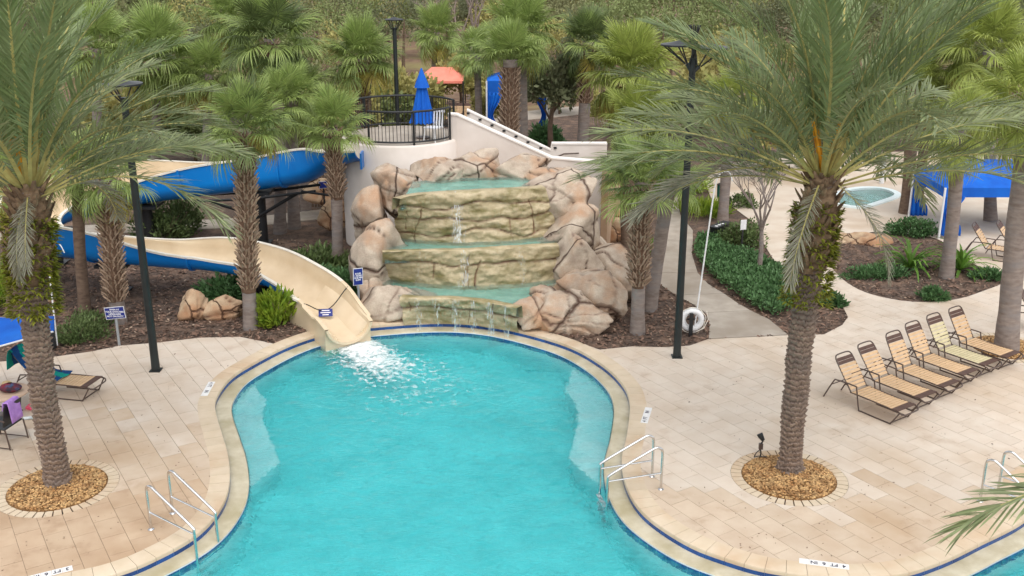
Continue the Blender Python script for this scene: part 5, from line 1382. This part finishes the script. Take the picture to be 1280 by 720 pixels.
mb = MB(); mb.box((-.28, 0, .68), (.02, .52, .44), Matrix.Rotation(-.2, 3, 'Y')); part('backrest', mb, M['black'], t, world=False)
for s in (-.28, .28):
    mb = MB(); rod(mb, [(.30, s, .02), (.30, s, .40), (.30, s, .58), (.22, s, .64), (-.2, s, .62), (-.30, s, .60)], .016); part('armrest', mb, M['chairframe'], t, True, world=False)
    for x in (.28, -.28):
        mb = MB(); rod(mb, [(x, s*.98, .42), (x*1.1, s*.98, .2), (x*1.18, s*.98, 0)], .016); part('leg', mb, M['chairframe'], t, True, world=False)
    mb = MB(); mb.tube([(.32, s, .03), (-.32, s, .03)], .012, 6); part('runner', mb, M['chairframe'], t, world=False)
rows = []
for i in range(13):
    v = i/12; x = -.36+.10*v+(.08 if v > .5 else 0); z = .52+.42*math.sin(PI*min(1, v*1.25)*.8)
    rows.append([tuple(cp+Matrix.Rotation(R(168), 3, 'Z') @ Vector((x-.03*math.sin(8*y), y, z+.015*math.sin(12*y)))) for y in [-.22+.40*k/12 for k in range(13)]])
mb = MB(); mb.strip(rows); o = part('draped_towel', mb, M['lilac'], None, True); tag(o, 'lilac towel hung over the dark patio chair', 'towel'); sol = o.modifiers.new('thick', 'SOLIDIFY'); sol.thickness = .015
fp = G(40, 511); mb = MB()
for k in range(5): mb.lathe([(.02, .0), (.055, .03), (.06, .06), (.03, .09), (.01, .095)], (fp.x+.07*math.cos(k*1.256), fp.y+.07*math.sin(k*1.256), .0), 10)
mb.lathe([(.03, 0), (.045, .05), (.03, .11), (.005, .115)], (fp.x, fp.y, 0), 10)
o = part('swim_toy', mb, M['pink'], None, True); tag(o, 'pink flower shaped swim toy on the deck below the lounger', 'toy')
bp = G(39, 524); t = thing('water_bottle', (bp.x, bp.y, .035), 'clear plastic bottle lying on the deck near the left palm', 'bottle', rz=.25)
mb = MB(); mb.tube([(-.16, 0, 0), (-.15, 0, 0), (.06, 0, 0), (.10, 0, 0), (.12, 0, 0)], [.02, .034, .034, .016, .013], 12); part('bottle_body', mb, M['bottle'], t, True, world=False)
mb = MB(); mb.tube([(.12, 0, 0), (.145, 0, 0)], .016, 10); part('cap', mb, M['white'], t, world=False)
# blue sunshade at the left edge
t = thing('sunshade', (P(-20, 440, 20.6).x, 20.6, 0), 'blue canvas sunshade panel behind the left palm at the frame edge', 'sunshade')
c4 = [P(-70, 399, 21.4), P(68, 396, 21.4), P(68, 414, 20.3), P(-70, 452, 20.3)]
mb = MB(); rows = []
for i in range(9): rows.append([tuple(c4[0].lerp(c4[1], k/12).lerp(c4[3].lerp(c4[2], k/12), i/8)-Vector((0, 0, .06*math.sin(PI*i/8)*math.sin(PI*k/12)))) for k in range(13)])
mb.strip(rows); o = part('canopy', mb, M['bluefab'], t, True); sol = o.modifiers.new('thick', 'SOLIDIFY'); sol.thickness = .02
for c in (c4[0], c4[3]):
    mb = MB(); mb.tube([(c.x, c.y, 0), tuple(c), tuple(c.lerp(c4[1] if c is c4[0] else c4[2], .99))], .02, 8); part('post', mb, M['white'], t, True)

# ------------------------------------------------------------------ pool ladders
def ladder(b1, b2, w1, label):
    """two deck anchors and the point where the first rail meets the water"""
    b1, b2, w1 = Vector(b1), Vector(b2), Vector(w1); d = (w1-b1); d.z = 0; l = d.length; d.normalize()
    t = thing('pool_ladder', tuple((b1+b2)/2), label, 'pool ladder', 'pool ladders')
    for b in (b1, b2):
        mb = MB(); pts = [b, b+Vector((0, 0, .45)), b+Vector((0, 0, .74)), b+d*.035+Vector((0, 0, .83)), b+d*.12+Vector((0, 0, .86)), b+d*.20+Vector((0, 0, .83)), b+d*(l-.07)+Vector((0, 0, .44)), b+d*(l-.01)+Vector((0, 0, .36)), b+d*l+Vector((0, 0, .25)), b+d*l+Vector((0, 0, -.4)), b+d*l+Vector((0, 0, -1.0))]
        pp = [pts[0], pts[1]]+spline(pts[1:6], 5)[1:]+spline(pts[5:9], 5)[1:]+pts[9:]
        mb.tube(pp, .024, 12); mb.tube([b+Vector((0, 0, .34)), b+d*l+Vector((0, 0, .30))], .017, 8); r = part('rail', mb, M['steel'], t, True)
        mb = MB(); mb.lathe([(.055, 0), (.055, .012), (.03, .03)], tuple(b), 16); part('flange', mb, M['steel'], r, True, sharp=30)
    for z in (-.24, -.52, -.80):
        mb = MB(); a, c = b1+d*(l+.03), b2+d*(l+.03); ang_ = math.atan2((c-a).y, (c-a).x); mb.box(tuple((a+c)/2+Vector((0, 0, z))), ((c-a).length, .085, .03), Matrix.Rotation(ang_, 3, 'Z')); part('tread', mb, M['steel'], t)
ladder(G(815, 596), G(826, 612), G(753, 604, 0)+Vector((-.05, 0, 0)), 'steel pool ladder at the right neck of the pool')
ladder(G(189, 662), G(216, 642), G(245, 688, 0), 'steel pool ladder at the near left pool edge')
ladder(G(1225, 627), G(1247, 616), G(1290, 650, 0), 'steel pool ladder at the right frame edge behind the palm frond')

# ------------------------------------------------------------------ lamp posts, poles, signs
def lamp_post(base, top, label, heads=((0, 0),), r=.085, hd=.42, grp='black lamp posts'):
    base, top = Vector(base), Vector(top); t = thing('lamp_post', tuple(base), label, 'lamp post', grp)
    mb = MB(); mb.box((0, 0, .012), (.25, .25, .024)); part('base_plate', mb, M['pole'], t, world=False)
    mb = MB(); mb.tube([(0, 0, 0), (0, 0, .3), (0, 0, top.z-base.z-.3)], [r*1.08, r, r*.8], 10); part('pole', mb, M['pole'], t, True, world=False)
    H = top.z-base.z
    for hx, hz in heads:
        mb = MB(); mb.lathe([(hd*.10, -.02), (hd, -.035), (hd, 0.0), (hd*.5, .03), (hd*.15, .07), (.01, .08)], (hx, 0, H+hz), 28); o = part('lamp_head', mb, M['black'], t, True, world=False, sharp=30)
        mb = MB()
        for k in range(6):
            a = k*PI/3+.3; mb.tube([(hx+hd*.9*math.cos(a), hd*.9*math.sin(a), H+hz-.03), (hx*.4+.05*math.cos(a), .05*math.sin(a), H+hz-.42)], .016, 5)
        s = part('lamp_cage', mb, M['black'], o, world=False); s['kind'] = 'stuff'
        mb = MB(); mb.tube([(hx*.4, 0, H+hz-.42), (0, 0, H-.62)], .05, 8); part('arm', mb, M['pole'], o, True, world=False)
    return t
b = G(195, 463); lamp_post(b, P(161, 104, b.y), 'black lamp post on the left deck between the notice and the pool', r=.095)
lamp_post((P(497, 150, 39).x, 39, 0), P(495, 24, 39), 'tall black lamp post standing behind the tower platform', hd=.34, r=.09)
b = G(846, 446); lp_ = lamp_post(b, P(868, 55, b.y), 'black twin headed lamp post beside the life ring', heads=((-.30, 0), (.36, -.06)), r=.095, hd=.42)
hz = P(868, 55, b.y).z
mb = MB()
for k in range(8):
    a = k*PI/4; mb.tube([(.10*math.cos(a), .10*math.sin(a), hz-.1), (.06*math.cos(a), .06*math.sin(a), hz+.18), (.13*math.cos(a), .13*math.sin(a), hz+.40)], .014, 5)
mb.tube([(0, 0, hz-.4), (0, 0, hz+.25)], .04, 8); o = part('finial', mb, M['black'], lp_, world=False); o['kind'] = 'stuff'
# life ring on its stand and the white rescue poles
b = G(863, 419); t = thing('life_ring_stand', tuple(b), 'short black stand carrying the white life ring by the walk', 'stand')
mb = MB(); mb.box((0, 0, .28), (.09, .09, .62)); part('post', mb, M['black'], t, world=False)
mb = MB(); mb.box((0, .05, .42), (.20, .03, .05)); part('bracket', mb, M['black'], t, world=False)
rr = thing('life_ring', (b.x+.04, b.y+.13, .37), 'white life ring hung on the black stand beside the walk', 'life ring')
mb = MB(); pts = [(.235*math.cos(a), 0, .235*math.sin(a)) for a in [2*PI*k/36 for k in range(37)]]; mb.tube(pts, .082, 12, False); part('ring', mb, M['white'], rr, True, world=False)
mb = MB(); mb.tube([(.34*math.cos(a)+.015*math.sin(7*a), -.03, .34*math.sin(a)) for a in [2*PI*k/40 for k in range(41)]], .010, 5, False); mb.tube([(.12, -.1, -.28), (.3, -.08, -.2), (.4, -.05, .02), (.36, 0, .24)], .009, 5); part('grab_rope', mb, M['rimwhite'], rr, True, world=False)
def rescue_pole(b, top, label):
    b, top = Vector(b), Vector(top); t = thing('rescue_pole', tuple(b), label, 'pole', 'white rescue poles')
    mb = MB(); mb.tube([(0, 0, .05), tuple(top-b)], .020, 8); part('pole', mb, M['white'], t, True, world=False)
    q = top-b; mb = MB(); rod(mb, [tuple(q), tuple(q+Vector((.1, 0, .35))), tuple(q+Vector((.32, 0, .42))), tuple(q+Vector((.42, 0, .2)))], .012); part('hook', mb, M['white'], t, True, world=False)
rescue_pole(tuple(b+Vector((.10, .1, 0))), P(893, 236, b.y+.1), 'white rescue pole leaning up from the life ring stand')
b = G(72, 434); rescue_pole(tuple(b), P(60, 326, b.y), 'white rescue pole behind the big left palm trunk')
t = thing('hose_stand', tuple(b+Vector((-.05, -.06, 0))), 'short black post with a small blue cap at the white rescue pole', 'post')
mb = MB(); mb.box((0, 0, .32), (.09, .09, .66)); part('post', mb, M['black'], t, world=False)
mb = MB(); mb.box((-.02, 0, .70), (.14, .1, .10)); part('cap', mb, M['bluefab'], t, world=False)
def sign(b, zc_, w, h, lines, size, label, rz=0.0, tilt=0.0, post='galv', plate='signblue', tm='lettering', grp='signs on posts'):
    t = thing('sign', tuple(b), label, 'sign', grp, rz)
    mb = MB(); mb.box((0, .02, zc_/2+h*.2), (.055, .03, zc_+h*.4)); part('post', mb, M[post], t, world=False)
    mb = MB(); mb.box((0, -.004, zc_), (w+.03, .010, h+.03), Matrix.Rotation(tilt, 3, 'Y')); e = part('sign_edge', mb, M['white'], t, world=False)
    mb = MB(); mb.box((0, -.012, zc_), (w, .008, h), Matrix.Rotation(tilt, 3, 'Y')); p = part('sign_plate', mb, M[plate], t, world=False)
    if lines: child('lettering', text_mesh(lines, size, tm, bold=.0015), p, (0, -.0175, zc_), (PI/2, -tilt*0, 0))
b = G(149, 432); sign(b, .86, .46, .28, 'SWIM AT\nYOUR OWN RISK\nLIFEGUARD\nNOT ON DUTY', .058, 'blue notice on a galvanised post about swimming without lifeguards', 0, -.10)
b = Vector((P(449, 378, 26.2).x, 26.2, 0)); sign(b, 1.05, .24, .44, 'RULES\n1 RIDER\nONE PER\nSLIDE', .058, 'upright blue rules sign on a post between slide and rocks', .45, .03)
b = Vector((P(405, 247, 35).x, 35, 0)); sign(b, P(404, 231, 35).z, .26, .22, '', .05, 'small blue sign left of the tower at the back walk', 0, -.1, 'black')
b = G(927, 312); sign(b, P(928, 281, b.y).z, .18, .30, '', .05, 'small white sign on a black post in the planting by the walk', .3, 0, 'black', 'white', 'ink')
# black cabinet, bins
b = G(899, 301); t = thing('utility_cabinet', tuple(b), 'low black cabinet with white stickers beside the concrete walk', 'cabinet', rz=.9)
mb = MB(); mb.box((0, 0, .28), (.95, .28, .52), taper=.94); part('cabinet_body', mb, M['pole'], t, world=False)
mb = MB(); mb.box((0, 0, .555), (1.0, .32, .035)); part('lid', mb, M['black'], t, world=False)
for k in range(3): mb = MB(); mb.box((-.3+.2*k, -.02, .576), (.10, .10, .006)); part('sticker', mb, M['white'], t, world=False)
def bin_(b, h, r, m, label):
    t = thing('waste_bin', tuple(b), label, 'bin', 'bins'); mb = MB(); mb.lathe([(r*.85, 0), (r, h*.9), (r*.98, h*.9)], n=18); part('bin_body', mb, M[m], t, True, world=False, sharp=30)
    mb = MB(); mb.lathe([(r*1.06, h*.9), (r*1.06, h*.96), (r*.4, h*1.04), (.01, h*1.05)], n=18); part('lid', mb, M['black'], t, True, world=False, sharp=30)
bin_((P(898, 262, 39.5).x, 39.5, 0), .55, .11, 'greenbin', 'small green bin by the grassy shrub at the walk')
bin_((P(933, 205, 47).x, 47, 0), .95, .34, 'purple', 'purple bin on the pale back patio')
bin_((P(672, 163, 50).x, 50, 0), 1.0, .2, 'greenbin', 'dark green bin by the far walk behind the stair')
# spotlight in the right gravel ring
b = G(950, 572); t = thing('spotlight', (b.x, b.y, 0), 'black garden spotlight with cable at the rim of the right gravel ring', 'spotlight')
mb = MB(); rod(mb, [(0, 0, 0), (.01, 0, .10), (-.01, .01, .20)], .014); part('stake', mb, M['black'], t, True, world=False)
mb = MB(); mb.box((0, .01, .24), (.075, .06, .12)); part('junction_box', mb, M['chairframe'], t, world=False)
mb = MB(); rod(mb, [(0, .01, .30), (.03, 0, .36), (-.01, 0, .42)], .014); mb.tube([(.03, -.02, .38), (-.02, .01, .46), (-.04, .03, .50)], [.035, .058, .06], 12); part('lamp_head', mb, M['black'], t, True, world=False)
mb = MB(); rod(mb, [(0, 0, .18), (-.08, -.02, .12), (-.12, -.03, .03), (-.06, -.05, .06), (.02, -.03, .04), (.12, -.06, .05)], .009, 5); part('cable', mb, M['black'], t, True, world=False)

# ------------------------------------------------------------------ platform furniture
b = Vector((P(529, 170, 33.2).x, 33.2, PZ+.012)); t = thing('closed_umbrella', tuple(b), 'closed blue umbrella standing on the tower platform', 'umbrella')
mb = MB(); mb.tube([(0, 0, 0), (0, 0, 2.2)], .022, 8); mb.lathe([(.22, 0), (.22, .05), (.05, .08)], n=20); part('pole', mb, M['chairframe'], t, True, world=False, sharp=40)
mb = MB(); rows = []
for i in range(15):
    v = i/14; r = lerp(.38, .05, v**.75)*(1 if v < .97 else .6); rows.append([(r*(1+.16*math.sin(8*a))*math.cos(a), r*(1+.16*math.sin(8*a))*math.sin(a), .52+1.62*v+.03*math.sin(16*a)*(1-v)) for a in [2*PI*k/64 for k in range(65)]])
mb.strip(rows); part('folded_canopy', mb, M['bluefab'], t, True, world=False)
mb = MB(); mb.lathe([(.24, 1.62), (.20, 1.75), (.10, 2.0), (.02, 2.22)], n=16); part('top_vent', mb, M['bluefab'], t, True, world=False)
b = Vector((P(543, 175, 32.9).x, 32.75, PZ+.012)); t = thing('white_chair', tuple(b), 'white plastic chair on the platform beside the closed umbrella', 'chair', rz=-.6)
mb = MB(); mb.box((0, 0, .43), (.46, .46, .03)); part('seat', mb, M['white'], t, world=False)
for k in range(4): mb = MB(); mb.box((-.17+.113*k, .24, .68), (.05, .02, .46), Matrix.Rotation(-.15, 3, 'X')); part('back_slat', mb, M['white'], t, world=False)
mb = MB(); mb.box((0, .275, .92), (.46, .03, .07)); part('top_rail', mb, M['white'], t, world=False)
for x in (-.2, .2):
    for y in (-.2, .22): mb = MB(); mb.tube([(x, y, .42), (x*1.15, y*1.15, 0)], .02, 6); part('leg', mb, M['white'], t, world=False)

# ------------------------------------------------------------------ cabanas and canopies
def cabana(x0, x1, y0, y1, z0, z1, label, curtains, m='bluefab', hip=.35, grp='fabric canopies', pm='white'):
    cx, cy = (x0+x1)/2, (y0+y1)/2; t = thing('cabana', (cx, cy, 0), label, 'cabana', grp)
    mb = MB(); a = [(x0, y0), (x1, y0), (x1, y1), (x0, y1)]; b = len(mb.v)
    mb.v.extend((x, y, z0) for x, y in a); mb.v.extend((x+.02*(1 if x < cx else -1), y, z1) for x, y in a); mb.v.extend((lerp(x, cx, .55), lerp(y, cy, .55), z1+hip) for x, y in a)
    for k in range(4):
        j = (k+1) % 4; mb.face(b+k, b+j, b+4+j, b+4+k); mb.face(b+4+k, b+4+j, b+8+j, b+8+k)
    mb.face(b+8, b+9, b+10, b+11); o = part('canopy', mb, M[m], t); sol = o.modifiers.new('thick', 'SOLIDIFY'); sol.thickness = .015
    for x, y in a: mb = MB(); mb.tube([(x*.995+cx*.005, y, 0), (x*.995+cx*.005, y, z1)], .04, 8); part('post', mb, M[pm], t, True)
    for (x, y, sx, w) in curtains:
        rows = []
        for i in range(13):
            v = i/12; g_ = 1-.62*math.exp(-((v-.42)/.22)**2); rows.append([(x+sx*w*g_*(k/14), y+.05*math.sin(k*1.7), z0+.05-(z0-.05)*v) for k in range(15)])
        mb = MB(); mb.strip(rows); o = part('curtain', mb, M[m], t, True); sol = o.modifiers.new('thick', 'SOLIDIFY'); sol.thickness = .01
    return t
xl = P(1174, 290, 33.6).x
cabana(xl, xl+4.4, 33.6, 36.4, 1.42, 1.74, 'big blue cabana at the right edge with tied curtains over loungers', ((xl+.02, 33.62, 1, .7), (xl+.02, 36.3, 1, .6), (xl+4.35, 33.62, -1, .7)), hip=.55)
x0 = P(608, 110, 50).x; cabana(x0, x0+2.9, 50, 52.4, 2.55, 3.15, 'blue cabana with tied curtain behind the thick booted palm', ((x0+.02, 50.02, 1, .75), (x0+2.86, 50.02, -1, .55)), hip=.25)
x0 = P(519, 100, 56).x; cabana(x0, x0+2.5, 57, 59.5, 2.12, 2.25, 'coral red canopy over the distant loungers', (), 'coral', .55, pm='black')
x0 = P(508, 132, 52).x; cabana(x0, x0+.9, 52, 53, 1.9, 2.1, 'small blue shade just left of the closed umbrella far behind', (), 'bluefab', .2)
# picket fence and white column at the back
t = thing('picket_fence', (P(380, 222, 38).x, 38, 0), 'short brown picket fence seen under the slide arm', 'fence')
for k in range(26): x = P(378, 222, 38).x+.11*k; mb = MB(); mb.box((x, 38, .62), (.07, .025, 1.24)); part('picket', mb, M['trunkbrown'], t)
mb = MB()
for z in (.3, 1.0): mb.box((P(378, 222, 38).x+1.4, 38.03, z), (2.95, .03, .08)); part('fence_rail', mb, M['trunkbrown'], t); mb = MB()
b = Vector((P(1102, 225, 42).x, 42, 0)); t = thing('white_post', tuple(b), 'plain white post standing at the spa pool', 'post')
mb = MB(); mb.tube([(0, 0, 0), (0, 0, 1.15)], .10, 14); part('shaft', mb, M['white'], t, True, world=False); mb = MB(); mb.lathe([(.13, 1.15), (.13, 1.2), (.02, 1.24)], n=14); part('cap', mb, M['white'], t, world=False)
